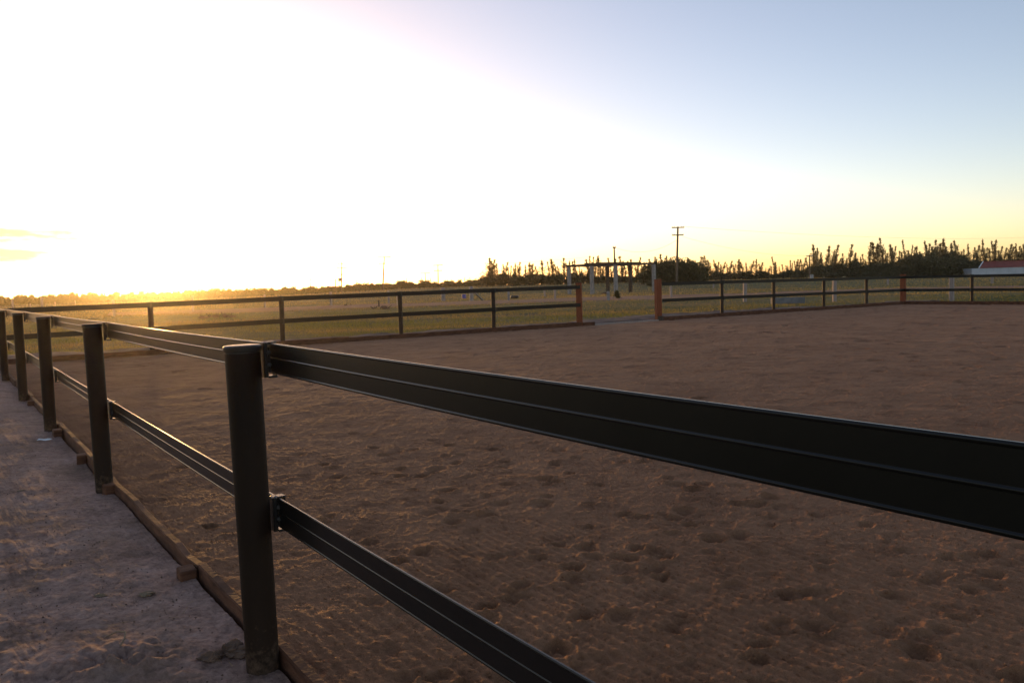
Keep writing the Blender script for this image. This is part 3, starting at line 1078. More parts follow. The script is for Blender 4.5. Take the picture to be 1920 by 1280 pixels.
bA, tA = power_pole((1271, 1268.5), 425, 530, 150, "tall timber power pole with two crossarms beside the dark round tree", [(.985, 2.3, .1), (.855, 2.1, .1)], .17)
power_pole((641, 640), 490, 551, 235, "leaning timber power pole carrying a transformer at left", [(.93, 2.6, .2), (.80, 3.0, .2), (.60, 1.8, .2)], .16, (.44, -.55))
tB = power_pole((720.5, 717.5), 481, 546, 228, "power pole leaning right, with two crossarms, above the orchard trees", [(.985, 3.6, .15), (.80, 3.0, .15)], .17)[1]
tC = power_pole((821, 822), 496, 541, 250, "slim power pole with two crossarms near the bottom of the orchard slope", [(.97, 3.0, 0), (.75, 2.6, 0)], .13)[1]
power_pole((797, 798), 511, 541, 280, "faint short power pole with one crossarm behind the orchard trees", [(.96, 3.4, .1)], .12)
power_pole((582, 582), 522, 548, 300, "faintest power pole, lost in the glow at far left", [(.95, 3.0, .1)], .12)
power_pole((629, 629.5), 523, 551, 235, "short bare pole stub beside the transformer pole", [], .14)
bD, tD = power_pole((1151.5, 1153), 463, 528, 140, "bare pole rising behind the concrete frame", [(.98, .5, .2)], .13)
bE, tE = power_pole((1517.5, 1519), 478, 525, 190, "power pole standing against the tall trees on the right", [(.95, 1.6, .2)], .13, (.12, .3))


def wire(p, q, sag, label):
    p, q = np.array(p), np.array(q)
    pts = []
    for i in range(25):
        s = i / 24
        v = p + (q - p) * s
        v = v - np.array((0, 0, sag * 4 * s * (1 - s)))
        pts.append(v)
    mb = MB(); mb.tube(pts, 0.018, 5)
    o = mb.build("power_line", WIRE, None, False, tuple(p))
    tag(o, label, "wire")


wire(tD + (0.1, 0, -.1), bA + (tA - bA) * .78, 1.4, "sagging wire between the bare pole and the tall power pole")
wire(bA + (tA - bA) * .83 + (.8, 0, 0), tE - (0, 0, .2), 1.0, "long wire from the tall power pole to the pole on the right")
wire(bA + (tA - bA) * .99 + (1.0, 0, 0.1), tE + (100, 60, 5), 1.5, "upper wire running off to the right above the trees")
wire(tB + (1.4, 0, 0), tC + (1.2, 0, 0), .5, "wire between the leaning pole and the slim pole")
wire(tC + (1.2, 0, 0), tC + (45, -20, .4), .6, "wire from the slim pole towards the pine row")

# ------------------------------------------------------------------ posts standing in the paddock
FIELD_POSTS = [
    # px, top, base, width, material, label
    (1258.5, 536, 558.5, .17, PALEWOOD, "pale short post seen just right of the right gatepost"),
    (1397, 528, 565.5, .20, PALEWOOD, "pale pinkish post between the first two black posts right of the gateway"),
    (1565, 524, 564.5, .19, PALEWOOD, "pale post just right of the grey trough"),
    (1784, 517, 563.5, .22, PALEWOOD, "tall pale post close behind the right side fence"),
    (1860.5, 519, 531.5, .24, PALEWOOD, "small far post under the white shed"),
    (1021.5, 541, 556, .16, PALEWOOD, "short grey post left of the left gatepost, further one"),
    (1040.5, 543, 563, .15, PALEWOOD, "short grey post nearest the left gatepost"),
    (1140.5, 546, 563.5, .18, CONCRETE, "short grey post in the gateway in front of the concrete frame"),
    (954.5, 544, 563.5, .16, CONCRETE, "grey post beside the dark tyre"),
    (884, 537, 564, .34, CONCRETE, "thick grey strainer post with a diagonal brace"),
    (831, 539, 564.5, .38, CONCRETE, "thickest grey strainer post, left of the blue drum"),
    (745, 548, 573, .10, PALEWOOD, "thin stake just left of the middle black post"),
    (729, 545, 570, .15, CONCRETE, "grey post left of the middle black post"),
    (710.5, 562, 576, .08, DARKWOOD, "thin short dark stake right of the brush pile"),
    (621.4, 547, 574.5, .17, CONCRETE, "grey post standing below the transformer pole"),
    (497.5, 552, 577.5, .14, CONCRETE, "grey post left of the second black post of the back fence"),
    (362, 554, 585, .14, PALEWOOD, "thin pale post above the heap of rubble"),
    (214, 562, 594, .15, CONCRETE, "grey post in the glowing grass left of the sun"),
    (141.5, 563, 573, .13, PALEWOOD, "tiny pale post between the two far white posts and the grass"),
    (79, 557, 577, .38, CONCRETE, "wide white post at far left in front of the orchard"),
    (24, 559, 578, .30, CONCRETE, "leftmost wide white post in front of the orchard"),
    (57, 569, 578, .16, PALEWOOD, "low pale post between the two wide white posts"),
    (104, 566, 577, .14, PALEWOOD, "low pale post right of the wide white posts"),
    (1338, 530, 541, .2, PALEWOOD, "faint far post below the dark round tree"),
    (1216, 528, 537, .2, PALEWOOD, "tiny far post at the foot of the concrete frame"),
    (1665, 521, 534, .2, PALEWOOD, "faint far post left of the red corner post"),
]
for px, yt, yb, w, mat_, lab in FIELD_POSTS:
    p = foot(px, yb)
    dist = p[1]
    t = at(px, yt, dist)
    root = empty("field_post", p)
    tag(root, lab, "post", "posts standing in the paddock")
    mb = MB()
    a = random.uniform(0, 1)
    mb.box((p[0] + random.uniform(-.02, .02), p[1], (t[2] + p[2] - .3) / 2), (math.cos(a), math.sin(a), 0), (-math.sin(a), math.cos(a), 0), (random.uniform(-.02, .02), 0, 1), w, w, t[2] - p[2] + .3, w * .12)
    mb.build("post", mat_, root)
    if "diagonal brace" in lab:
        b = MB(); q = foot(906, 562)
        b.tube([(p[0] + .1, p[1], p[2] + (t[2] - p[2]) * .72), (q[0], q[1], q[2] - .05)], .08, 8)
        b.build("brace", CONCRETE, root)

# ------------------------------------------------------------------ things lying in the paddock
def clod_mesh(mb, c, rx, ry, rz, seed, n=8, m=5):
    c = np.array(c, float)
    P, Fc = [], []
    for i in range(m + 1):
        ph = -math.pi / 2 + math.pi * i / m
        for j in range(n):
            th = 2 * math.pi * j / n
            d = np.array((math.cos(ph) * math.cos(th), math.cos(ph) * math.sin(th), math.sin(ph)))
            k = 1 + .34 * float(vnoise(d[0] * 2 + seed * 3.7, d[1] * 2 + d[2] * 1.7 + seed, 81)) + .22 * float(vnoise(d[0] * 5 + seed, d[1] * 5 + d[2] * 4, 82)) + .12 * float(vnoise(d[0] * 11 + seed, d[1] * 11 + d[2] * 9, 83))
            P.append(c + d * k * (rx, ry, rz))
    for i in range(m):
        for j in range(n):
            q = (j + 1) % n
            Fc.append((i * n + j, i * n + q, (i + 1) * n + q, (i + 1) * n + j))
    mb.add(P, Fc)


def heap(px, py, half_w_px, h_px, label, n, name, cat, mat, twigs=0):
    p = foot(px, py)
    k = p[1] / F_PX
    root = empty(name, p)
    tag(root, label, cat)
    r = random.Random(px)
    W, H = half_w_px * k, h_px * k
    for i in range(n):
        u = r.uniform(-1, 1)
        s = r.uniform(.25, .6) * H
        mb = MB()
        clod_mesh(mb, (p[0] + u * W, p[1] + r.uniform(-.4, .4) * W * .6, p[2] + max(.0, (1 - u * u) * H * r.uniform(.1, .75))), s * r.uniform(.8, 1.7), s, s * .8, r.random() * 50)
        mb.build("rock", mat, root)
    for i in range(twigs):
        u, v = r.uniform(-1.2, 1.2), r.uniform(-1, 1)
        a = np.array((p[0] + u * W, p[1] + v * W * .4, p[2] + r.uniform(0, .5) * H))
        b = a + np.array((r.uniform(-.5, .5) * W, r.uniform(-.3, .3) * W, r.uniform(.2, .9) * H))
        mb = MB(); mb.tube([a, (a + b) / 2 + (0, 0, r.uniform(-.1, .1) * H), b], [.025, .02, .01], 5)
        mb.build("branch", BARK, root)
    return root


heap(408, 597, 30, 9, "long low heap of rubble and branches in the glowing grass", 16, "rubble_heap", "heap", CLOD, 14)
heap(714, 579, 14, 6, "small brush pile left of the middle black post", 8, "brush_pile", "brush pile", CLOD, 16)
heap(652, 574, 6, 5, "little clump of dead sticks left of the brush pile", 2, "stick_clump", "sticks", CLOD, 8)
heap(1136, 551, 8, 4, "low dark lump at the foot of the concrete frame", 5, "earth_lump", "lump", CLOD, 0)


def tyre():
    p = foot(965, 559)
    k = p[1] / F_PX
    R, r_ = 8.2 * k, 3.1 * k
    P, Fc = [], []
    n, m = 24, 10
    for i in range(n):
        a = math.tau * i / n
        for j in range(m):
            b = math.tau * j / m
            rr = R - r_ + r_ * math.cos(b)
            P.append((p[0] + rr * math.cos(a), p[1] + rr * math.sin(a), p[2] + r_ * .95 + r_ * math.sin(b)))
    for i in range(n):
        for j in range(m):
            i2, j2 = (i + 1) % n, (j + 1) % m
            Fc.append((i * m + j, i2 * m + j, i2 * m + j2, i * m + j2))
    o = mesh_obj("tyre", P, Fc, PLASTIC, None, True, tuple(p))
    tag(o, "dark round tyre lying in the grass left of the gateway", "tyre")


tyre()


def drum():
    p = foot(870, 559.5)
    k = p[1] / F_PX
    root = empty("drum", p)
    tag(root, "small blue drum between the two thick grey posts", "drum")
    mb = MB(); mb.lathe(p, [(3.6 * k, 0), (4.2 * k, .5 * k), (4.0 * k, 3 * k), (4.3 * k, 3.3 * k), (4.0 * k, 3.8 * k), (4.2 * k, 7.2 * k), (3.7 * k, 7.6 * k)], 18)
    smooth_by_angle(mb.build("barrel", BLUE, root))
    mb = MB(); mb.lathe(p + (0, 0, 7.6 * k), [(3.6 * k, 0), (3.5 * k, .35 * k), (2.6 * k, .4 * k)], 18)
    mb.build("lid", BLUE, root)


drum()


def trough():
    a, b = foot(1453, 569.5), foot(1509, 567.5)
    root = empty("water_trough", a)
    tag(root, "long grey water trough behind the second and third posts right of the gateway", "trough")
    d = (b - a); d[2] = 0; L = np.linalg.norm(d); d /= L
    s = np.array((-d[1], d[0], 0)); c = (a + b) / 2
    h, w, t = .33, .55, .06
    z = c[2]
    for nm, cc, sx, sy, sz, zz in (("side_wall", c, L, t, h, h / 2), ("side_wall", c + s * (w - t), L, t, h, h / 2),
                                   ("end_wall", c - d * (L - t) / 2 + s * (w - t) / 2, t, w - 2 * t - .004, h - .004, h / 2), ("end_wall", c + d * (L - t) / 2 + s * (w - t) / 2, t, w - 2 * t - .004, h - .004, h / 2),
                                   ("bottom", c + s * (w - t) / 2, L - 2 * t - .004, w - 2 * t - .004, .05, .08)):
        mb = MB(); mb.box(np.array((cc[0], cc[1], z + zz)), d, s, (0, 0, 1), sx, sy, sz, .008 if nm != "bottom" else 0)
        mb.build(nm, TROUGH, root)


trough()


def crate_like(px, py, w_px, h_px, mat, name, label, cat):
    p = foot(px, py)
    k = p[1] / F_PX
    root = empty(name, p)
    tag(root, label, cat)
    mb = MB(); mb.box((p[0], p[1], p[2] + h_px * k * .45), (1, .1, 0), (-.1, 1, 0), (0, 0, 1), w_px * k, w_px * k * .6, h_px * k * .9, .02)
    mb.build("body", mat, root)
    mb = MB(); mb.box((p[0], p[1], p[2] + h_px * k * .95), (1, .1, 0), (-.1, 1, 0), (0, 0, 1), w_px * k * 1.06, w_px * k * .66, h_px * k * .12, .015)
    mb.build("lid", mat, root)


crate_like(797, 555.5, 9, 4.2, SHEDWALL, "storage_box", "pale box lying in the grass left of the thickest grey post", "box")
crate_like(817, 541, 9, 5, SHEDWALL, "tank_box", "pale blue box in front of the orchard, above the thickest grey post", "box")
crate_like(1131.5, 530.5, 7, 5.5, WHITE, "farm_tank", "small white tank in front of the pines, seen through the concrete frame", "tank")


def shed():
    Dd = 215.0
    z0 = 1.5 - (518 - 507) * Dd / F_PX
    a = at(1822, 514.5, Dd); e = at(1960, 511.5, Dd * .985)
    a, e = np.array((a[0], a[1])), np.array((e[0], e[1]))
    root = empty("farm_shed", (a[0], a[1], z0))
    tag(root, "low white farm shed with a dark red roof at the right edge", "shed")
    d = (e - a) / np.linalg.norm(e - a); L = np.linalg.norm(e - a); s = np.array((-d[1], d[0]))
    W = 7.0
    zt = at(1860, 502.3, Dd)[2]
    z0 = float(terrain(*a)) - .5
    c = (a + e) / 2
    n_pan = 10
    for i in range(n_pan):
        p = a + d * L * (i + .5) / n_pan
        mb = MB(); mb.box((p[0], p[1], (z0 + zt) / 2), (*d, 0), (*s, 0), (0, 0, 1), L / n_pan - .04, .08 + .012 * (i % 2), zt - z0)
        mb.build("wall_panel", SHEDWALL, root)
    for q in (a, e):
        mb = MB(); pp = q + s * (W / 2)
        mb.box((pp[0], pp[1], (z0 + zt) / 2), (*d, 0), (*s, 0), (0, 0, 1), .08, W - .1, zt - z0 - .01)
        mb.build("end_wall", SHEDWALL, root)
    # hipped red roof set in from the left end
    zr = at(1860, 490, Dd)[2]
    i0, i1 = a + d * 1.6, e
    j0, j1 = a + d * 3.9 + s * W * .5, e + s * W * .5
    mb = MB()
    P = [(*(i0 - s * .2), zt + .02), (*(i1 - s * .2), zt + .02), (*j1, zr), (*j0, zr), (*(i0 + i0 / np.linalg.norm(i0) * W), zt + .02), (*(i1 + s * W), zt + .02)]
    mb.add(P, [(0, 1, 2, 3), (4, 3, 2, 5), (0, 3, 4), (1, 5, 2)])
    rf_ = mb.build("roof", REDROOF, root)
    mb = MB(); ang_box(mb, (*(i0 - s * .25), zt + .09), (*j0, zr + .09), .25, .12)
    b_ = mb.build("hip_capping", WHITE, root)
    mb = MB(); ang_box(mb, (*j0, zr + .06), (*j1, zr + .06), .25, .12)
    mb.build("ridge_capping", REDROOF, root)
    for k in range(1, 4):
        p, q = i0 + (i1 - i0) * k / 4, j0 + (j1 - j0) * k / 4
        mb = MB(); ang_box(mb, (*(p - s * .2), zt + .06), (*q, zr + .05), .1, .05)
        mb.build("roof_seam", REDROOF, root)


shed()

# ------------------------------------------------------------------ trees
def leaf_cloud(points, size, seed, flat=0.0, droop=0.0):
    """Small leaf-sized triangles and quads scattered at the given points."""
    g = np.random.default_rng(seed)
    n = len(points)
    P = np.asarray(points)
    a = g.normal(size=(n, 3)); a /= np.linalg.norm(a, axis=1)[:, None]
    b = g.normal(size=(n, 3)); b -= (b * a).sum(1)[:, None] * a; b /= np.linalg.norm(b, axis=1)[:, None]
    if droop:
        a[:, 2] = np.abs(a[:, 2]) * droop + 0.4; a /= np.linalg.norm(a, axis=1)[:, None]
        b -= (b * a).sum(1)[:, None] * a; b /= np.linalg.norm(b, axis=1)[:, None]
    s = size * g.uniform(.6, 1.4, n)[:, None]
    V = np.concatenate([P + a * s, P - a * s * .6 + b * s * .45, P - a * s * .6 - b * s * .45], 0)
    Fc = np.stack([np.arange(n), np.arange(n) + n, np.arange(n) + 2 * n], 1)
    return V, Fc


def tree_mesh_pair(name, trunk_mb, V, Fc, leaf):
    me = bpy.data.meshes.new(name + "_crown"); me.from_pydata(V.tolist(), [], Fc.tolist()); me.update(); me.materials.append(leaf)
    mt = bpy.data.meshes.new(name + "_trunk"); mt.from_pydata(trunk_mb.v, [], trunk_mb.f); mt.update(); mt.materials.append(BARK)
    return mt, me


def pine_variant(seed, bush):
    """Unit-height spiky pine (height 1): ragged column of tufts round a thin stem."""
    g = np.random.default_rng(seed)
    tb = MB()
    bend = g.normal(0, .03, 2)
    stem = lambda z: np.array((bend[0] * math.sin(z * 4), bend[1] * math.sin(z * 3 + 1), z))
    tb.tube([stem(z) for z in (0 - .03, .25, .5, .75, 1.0)], [.014, .011, .008, .005, .002], 6)
    pts = []
    ph = g.uniform(0, 6)
    lump = lambda z: math.sin(z * 13 + ph) * .6 + math.sin(z * 31 + 2 * ph) * .5
    nb = int(75 + 70 * bush)
    for i in range(nb):
        z = g.uniform(.05, .985) ** .9
        w = ((.085 + .15 * bush) * (1 - z) ** .85 * (1 if z > .18 else .6 + z) + .010) * (.75 + .45 * lump(z))
        w *= g.uniform(.3, 1.35)
        th = g.uniform(0, math.tau)
        d = np.array((math.cos(th), math.sin(th), g.uniform(.5, 1.6)))
        p0 = stem(z * .97); p1 = p0 + d * w
        tb.tube([p0, p1], [.003, .001], 4)
        m = int(8 + 95 * w)
        for k in range(m):
            u = g.uniform(.15, 1.1)
            pts.append(p0 + (p1 - p0) * u + g.normal(0, .010 + .02 * bush * w * 5, 3))
    # side leaders
    for i in range(int(g.integers(0, 3))):
        th = g.uniform(0, math.tau); z0 = g.uniform(.2, .5); h = g.uniform(.25, .45)
        q = stem(z0); e = q + np.array((math.cos(th) * .07, math.sin(th) * .07, h))
        tb.tube([q, q + (e - q) * .4 + np.array((math.cos(th), math.sin(th), 0)) * .02, e], [.006, .005, .002], 5)
        for k in range(70):
            u = g.uniform(.1, 1) ; pts.append(q + (e - q) * u + g.normal(0, .017 * (1.15 - u), 3))
    V, Fc = leaf_cloud(pts, .0155, seed + 5, droop=1.0)
    return tree_mesh_pair("pine", tb, V, Fc, LEAF_PINE)


def bush_variant(seed, lobes, leaf, name, n=2600, size=.035, low=.02):
    """Rounded tree of unit height and about unit width with an uneven crown."""
    g = np.random.default_rng(seed)
    tb = MB()
    tb.tube([(0, 0, -.05), (.01, 0, .2), (0, .01, .45)], [.045, .035, .02], 7)
    cs = []
    for i in range(lobes):
        th = g.uniform(0, math.tau); rr = g.uniform(0, .3); z = g.uniform(.25, .72)
        R = g.uniform(.16, .28)
        cs.append((rr * math.cos(th), rr * math.sin(th), z, R))
        tb.tube([(0, 0, .25), (rr * math.cos(th) * .6, rr * math.sin(th) * .6, z * .8), (rr * math.cos(th), rr * math.sin(th), z)], [.02, .014, .006], 5)
    for i in range(lobes // 2):
        th = g.uniform(0, math.tau); rr = g.uniform(.1, .36)
        cs.append((rr * math.cos(th), rr * math.sin(th), g.uniform(low + .1, .3), g.uniform(.13, .2)))
    per = n // len(cs)
    pts = []
    for x, y, z, R in cs:
        d = g.normal(size=(per, 3)); d /= np.linalg.norm(d, axis=1)[:, None]
        rad = R * g.uniform(.45, 1.0, per) ** .5
        k = 1 + .25 * vnoise(d[:, 0] * 3 + x * 9, d[:, 1] * 3 + d[:, 2] * 2.2 + y * 5, 91)
        pts.append(np.array((x, y, z)) + d * (rad * k)[:, None] * (1, 1, .92))
    pts = np.concatenate(pts)
    pts = pts[pts[:, 2] > low]
    V, Fc = leaf_cloud(pts, size, seed + 3)
    # big leaf sprays filling the heart of the crown
    core = np.concatenate([np.array((x, y, z)) + g.normal(0, R * .33, (46, 3)) for x, y, z, R in cs] + [np.stack([g.normal(0, .17, 160), g.normal(0, .17, 160), g.uniform(.08, .6, 160)], 1)])
    V2, F2 = leaf_cloud(core, .085, seed + 9)
    return tree_mesh_pair(name, tb, np.concatenate([V, V2]), np.concatenate([Fc, F2 + len(V)]), leaf)


def place_tree(name, pair, loc, sx, sz, rz, label, group, cat="tree"):
    root = empty(name, loc, rz)
    root.scale = (sx, sx, sz)
    tag(root, label, cat, group)
    for nm, me in (("trunk", pair[0]), ("crown", pair[1])):
        o = bpy.data.objects.new(nm, me)
        o.parent = root
        col.objects.link(o)
    return root


PINES = [pine_variant(100 + i, b) for i, b in enumerate((.25, .5, .8, .1, .6, .35, .9, .15))]
BUSHES = [bush_variant(200 + i, 9, LEAF_DARK, "bushy_tree", 2600, .03) for i in range(5)]
ORCH = [bush_variant(300 + i, 7, LEAF_ORCH, "orchard_tree", 1500, .045) for i in range(5)]


def top_at(px, py, dist):
    p = at(px, py, dist)
    zb = float(terrain(p[0], p[1]))
    return np.array((p[0], p[1], zb)), p[2] - zb


spires_a = [(917, 482, 2), (925, 485, 1), (931, 493, 0), (950, 490, 1), (958, 497, 0), (966, 492, 5), (974, 490, 1), (992, 490, 4), (999, 493, 2), (1016, 486, 4), (1034, 483, 4),
            (1041, 494, 1), (1057, 482, 1), (1067, 487, 5), (1077, 484, 5), (1086, 497, 0), (1100, 485, 0), (1106, 478, 3), (1119, 478, 1), (1123, 482, 1), (1135, 492, 3), (1142, 482, 3), (1163, 479, 0),
            (1170, 488, 3), (1182, 485, 0), (1191, 494, 1), (1199, 481, 3), (1207, 490, 5)]
spires_b = [(1217, 484, 3), (1227, 480, 3), (1239, 475, 0), (1250, 478, 0), (1262, 488, 3), (1314, 480, 0), (1323, 478, 1), (1340, 486, 1), (1347, 490, 0), (1358, 490, 1), (1371, 488, 1), (1378, 494, 3), (1385, 484, 4), (1390, 490, 1),
            (1411, 488, 1), (1418, 484, 4), (1428, 491, 2), (1443, 498, 1), (1449, 480, 3), (1454, 490, 0), (1467, 495, 0), (1475, 497, 1), (1482, 487, 0), (1490, 488, 0), (1496, 485, 3), (1502, 485, 3), (1512, 482, 0)]
spires_c = [(1525, 455, 4), (1532, 463, 2), (1540, 472, 1), (1554, 458, 4), (1562, 470, 1), (1569, 457, 2), (1580, 474, 1), (1596, 456, 1), (1605, 472, 2), (1618, 475, 0), (1632, 452, 1), (1637, 451, 4), (1645, 454, 5), (1652, 444, 1), (1660, 468, 0), (1670, 455, 4), (1677, 460, 1),
            (1686, 469, 0), (1694, 448, 3), (1702, 468, 0), (1710, 458, 3), (1719, 460, 0), (1736, 450, 3), (1742, 455, 0), (1754, 448, 1), (1762, 455, 0), (1768, 444, 4), (1773, 452, 1), (1790, 449, 2), (1797, 460, 1), (1807, 466, 0), (1816, 455, 5), (1827, 462, 1),
            (1834, 458, 2), (1843, 446, 5), (1850, 463, 1), (1861, 450, 3), (1867, 448, 0), (1877, 460, 2), (1885, 463, 1), (1894, 456, 2), (1904, 454, 5), (1911, 460, 1), (1919, 456, 2), (1930, 462, 4), (1942, 452, 1)]
UNITS = ["", "first", "second", "third", "fourth", "fifth", "sixth", "seventh", "eighth", "ninth", "tenth", "eleventh", "twelfth", "thirteenth", "fourteenth", "fifteenth", "sixteenth", "seventeenth", "eighteenth", "nineteenth"]
ORD = ["leftmost"] + [UNITS[k] if k < 20 else (["", "", "twenty", "thirty", "forty"][k // 10] + ("-" + UNITS[k % 10] if k % 10 else "")).replace("twenty$", "twentieth") for k in range(2, 50)]
ORD = [{"twenty": "twentieth", "thirty": "thirtieth", "forty": "fortieth"}.get(o_, o_) for o_ in ORD]
for lst, dist, lab, grp in ((spires_a, 203, " thin spiky pine of the sparse row around the concrete frame", "spiky pines behind the concrete frame"),
                            (spires_b, 208, " thin spiky pine of the low row behind and beside the dark round tree", "spiky pines in the middle row"),
                            (spires_c, 232, " tall spiky pine rising above the dark trees on the right", "tall spiky pines on the right")):
    for i, (px, py, v) in enumerate(lst):
        dd = dist + random.uniform(-7, 7)
        loc, h = top_at(px + 0.0, py, dd)
        w = h * random.uniform(1.1, 1.6) if dist < 220 else h * random.uniform(.85, 1.15)
        place_tree("pine_tree", PINES[v % 8], loc, w, h, random.uniform(0, 6.28), ORD[i] + lab, grp, "pine")


gap_rng = random.Random(3)
for lst, dist, lab, grp, low in ((spires_a, 206, "shorter thin pine filling a gap in the row around the concrete frame", "gap pines around the concrete frame", 6),
                                 (spires_b, 211, "shorter thin pine filling a gap in the row beside the dark round tree", "gap pines beside the dark round tree", 5),
                                 (spires_c, 234, "shorter thin pine filling a gap between the tall pines on the right", "gap pines on the right", 10)):
    for i in range(len(lst) - 1):
        if lst[i + 1][0] - lst[i][0] > 40 or gap_rng.random() < .12:
            continue
        for _ in range(1):
            px = lst[i][0] + (lst[i + 1][0] - lst[i][0]) * gap_rng.uniform(.3, .7)
            py = max(lst[i][1], lst[i + 1][1]) + gap_rng.uniform(0, low)
            loc, h = top_at(px, py, dist + gap_rng.uniform(-5, 5))
            place_tree("pine_tree", PINES[gap_rng.choice((0, 1, 4, 5, 2))], loc, h * gap_rng.uniform(1.0, 1.35), h, gap_rng.uniform(0, 6.28), lab, grp, "pine")


def bushes(lst, dist, lab, grp, variants, name, jitter=6):
    for i, (px, py, wpx) in enumerate(lst):
        dd = dist + random.uniform(-jitter, jitter)
        loc, h = top_at(px, py + 4, dd)
        w = wpx * dd / F_PX
        place_tree(name, variants[i % len(variants)], loc, w * 1.4, h * 1.1, random.uniform(0, 6.28), lab, grp)


low_a = [(912 + 13 * i + random.uniform(-3, 3), 509 + random.uniform(-4, 5), random.uniform(20, 30)) for i in range(22)]
bushes(low_a, 196, "low dark bushy tree at the foot of the sparse pine row behind the concrete frame", "low trees under the left pine row", BUSHES, "bushy_tree")
low_b = [(1325 + 13 * i + random.uniform(-3, 3), 506 + random.uniform(-4, 5) if i < 8 else 503 + random.uniform(-3, 5), random.uniform(17, 26)) for i in range(15)]
bushes(low_b, 203, "low dark bushy tree at the foot of the middle pine row", "low trees under the middle pine row", BUSHES, "bushy_tree")
fig = [(1216, 499, 34), (1240, 490, 42), (1264, 486, 44), (1288, 487, 44), (1308, 494, 36)]
for px, py, wpx in fig[:0]:
    pass
# the wide dark round tree: one broad crown
def round_tree():
    g = np.random.default_rng(77)
    dist = 160.0
    k = dist / F_PX
    base = at(1262, 531, dist); zb = float(terrain(base[0], base[1]))
    root = empty("fig_tree", (base[0], base[1], zb))
    tag(root, "wide dark dome-shaped tree right of the concrete frame, behind the tall power pole", "tree")
    pts = []
    tb = MB()
    tb.tube([(base[0], base[1], zb - .2), (base[0], base[1], zb + 1.2), (base[0] + .2, base[1], zb + 2.2)], [.35, .28, .2], 8)
    lob = []
    for px, py, wpx in fig + [(1204, 510, 26), (1320, 508, 26), (1228, 508, 36), (1252, 503, 40), (1280, 503, 40), (1300, 508, 36), (1240, 497, 30), (1275, 492, 30), (1255, 489, 24), (1298, 489, 24), (1226, 493, 24)]:
        c = at(px, py, dist); R = wpx * k * .5
        c = np.array((c[0], c[1] + g.uniform(-1.5, 1.5), c[2] - R * .85))
        lob.append((c, R))
        tb.tube([(base[0] + .2, base[1], zb + 1.6), (base[0] * .4 + c[0] * .6, c[1], (zb + 1.6) * .4 + c[2] * .6), c], [.15, .1, .04], 5)
    for c, R in lob:
        n = int(520 * max(R, 1) ** 2 / 1.6)
        d = g.normal(size=(n, 3)); d /= np.linalg.norm(d, axis=1)[:, None]
        kk = 1 + .22 * vnoise(d[:, 0] * 3 + c[0], d[:, 1] * 3 + d[:, 2] * 2.3, 93)
        pts.append(c + d * (R * g.uniform(.5, 1, n) ** .5 * kk)[:, None] * (1, 1, .95))
    pts = np.concatenate(pts); pts = pts[pts[:, 2] > zb + .1]
    V, Fc = leaf_cloud(pts, .17, 78)
    core = np.concatenate([c + g.normal(0, R * .36, (int(90 * max(R, 1)), 3)) for c, R in lob]); core = core[core[:, 2] > zb + .3]
    V2, F2 = leaf_cloud(core, .55, 79)
    V, Fc = np.concatenate([V, V2]), np.concatenate([Fc, F2 + len(V)])
    tb.build("trunk", BARK, root)
    mesh_obj("crown", V, Fc, LEAF_DARK, root)


round_tree()
right_tops = [(1520, 492, 30), (1538, 488, 32), (1556, 492, 30), (1575, 486, 32), (1594, 488, 30), (1606, 480, 28), (1622, 490, 30), (1640, 488, 30), (1655, 484, 30), (1672, 486, 30), (1690, 476, 32), (1706, 470, 32), (1724, 470, 34), (1740, 472, 34),
              (1757, 465, 36), (1774, 463, 36), (1792, 467, 36), (1808, 474, 34), (1824, 480, 34), (1840, 483, 32), (1858, 482, 32), (1875, 479, 34), (1893, 482, 32), (1910, 480, 34), (1930, 478, 34), (1955, 480, 36)]
bushes(right_tops, 226, "tall dense dark tree in the thick stand on the right", "dense trees on the right", BUSHES, "dense_tree", 4)
bushes([(px + 8, py + 14, w) for px, py, w in right_tops[::2]], 221, "shorter dark tree along the front of the thick stand on the right", "front trees on the right", BUSHES, "dense_tree", 3)

# orchard along the left horizon
orch_top = lambda px: float(np.interp(px, [-60, 0, 60, 135, 150, 200, 300, 400, 430, 520, 620, 700, 780, 860, 915], [556, 556, 554, 549, 551, 550.5, 547, 542, 541.5, 539.5, 537, 531, 528.5, 528, 527]))
px = -70.0
i = 0
while px < 918:
    yt = orch_top(px) - 1.0 + random.uniform(-2.4, 2.2)
    dist = 246 if px > 560 else 236
    loc, h = top_at(px, yt, dist + random.uniform(-3, 3))
    wpx = random.uniform(14, 21) if px > 450 else random.uniform(12, 18)
    place_tree("orchard_tree", ORCH[i % 5], loc, wpx * dist / F_PX * 1.5, h * 1.15, random.uniform(0, 6.28),
               "small rounded tree in the long orchard row along the left horizon", "orchard trees along the horizon")
    i += 1
    px += random.uniform(7.5, 10.5)
for px, yt, wpx in ((140, 545, 12), (247, 544, 9), (350, 540, 12), (835, 525, 9), (862, 523, 8)):
    loc, h = top_at(px, yt, 258)
    place_tree("orchard_tree", ORCH[int(px) % 5], loc, wpx * 258 / F_PX * 1.25, h * 1.05, px, "taller rounded tree poking out above the orchard row", "tall trees above the orchard")
for px in (652, 668, 690, 737, 762, 790, 807, 846, 871, 880, 893, 902):
    loc, h = top_at(px, random.uniform(518, 524), 262)
    place_tree("pine_tree", PINES[(px * 7) % 8], loc, h * .6, h, px, "tiny thin pine poking out above the orchard row", "tiny pines above the orchard", "pine")

# little shrub in the paddock
p = foot(1158, 560.5)
place_tree("shrub", BUSHES[2], p, .72, .78, 1.0, "small green shrub in the grass below the concrete frame", None, "shrub")
p = foot(1219, 541)
place_tree("shrub", BUSHES[1], p, 1.9, .9, 2.0, "low green shrub at the right foot of the concrete frame", None, "shrub")

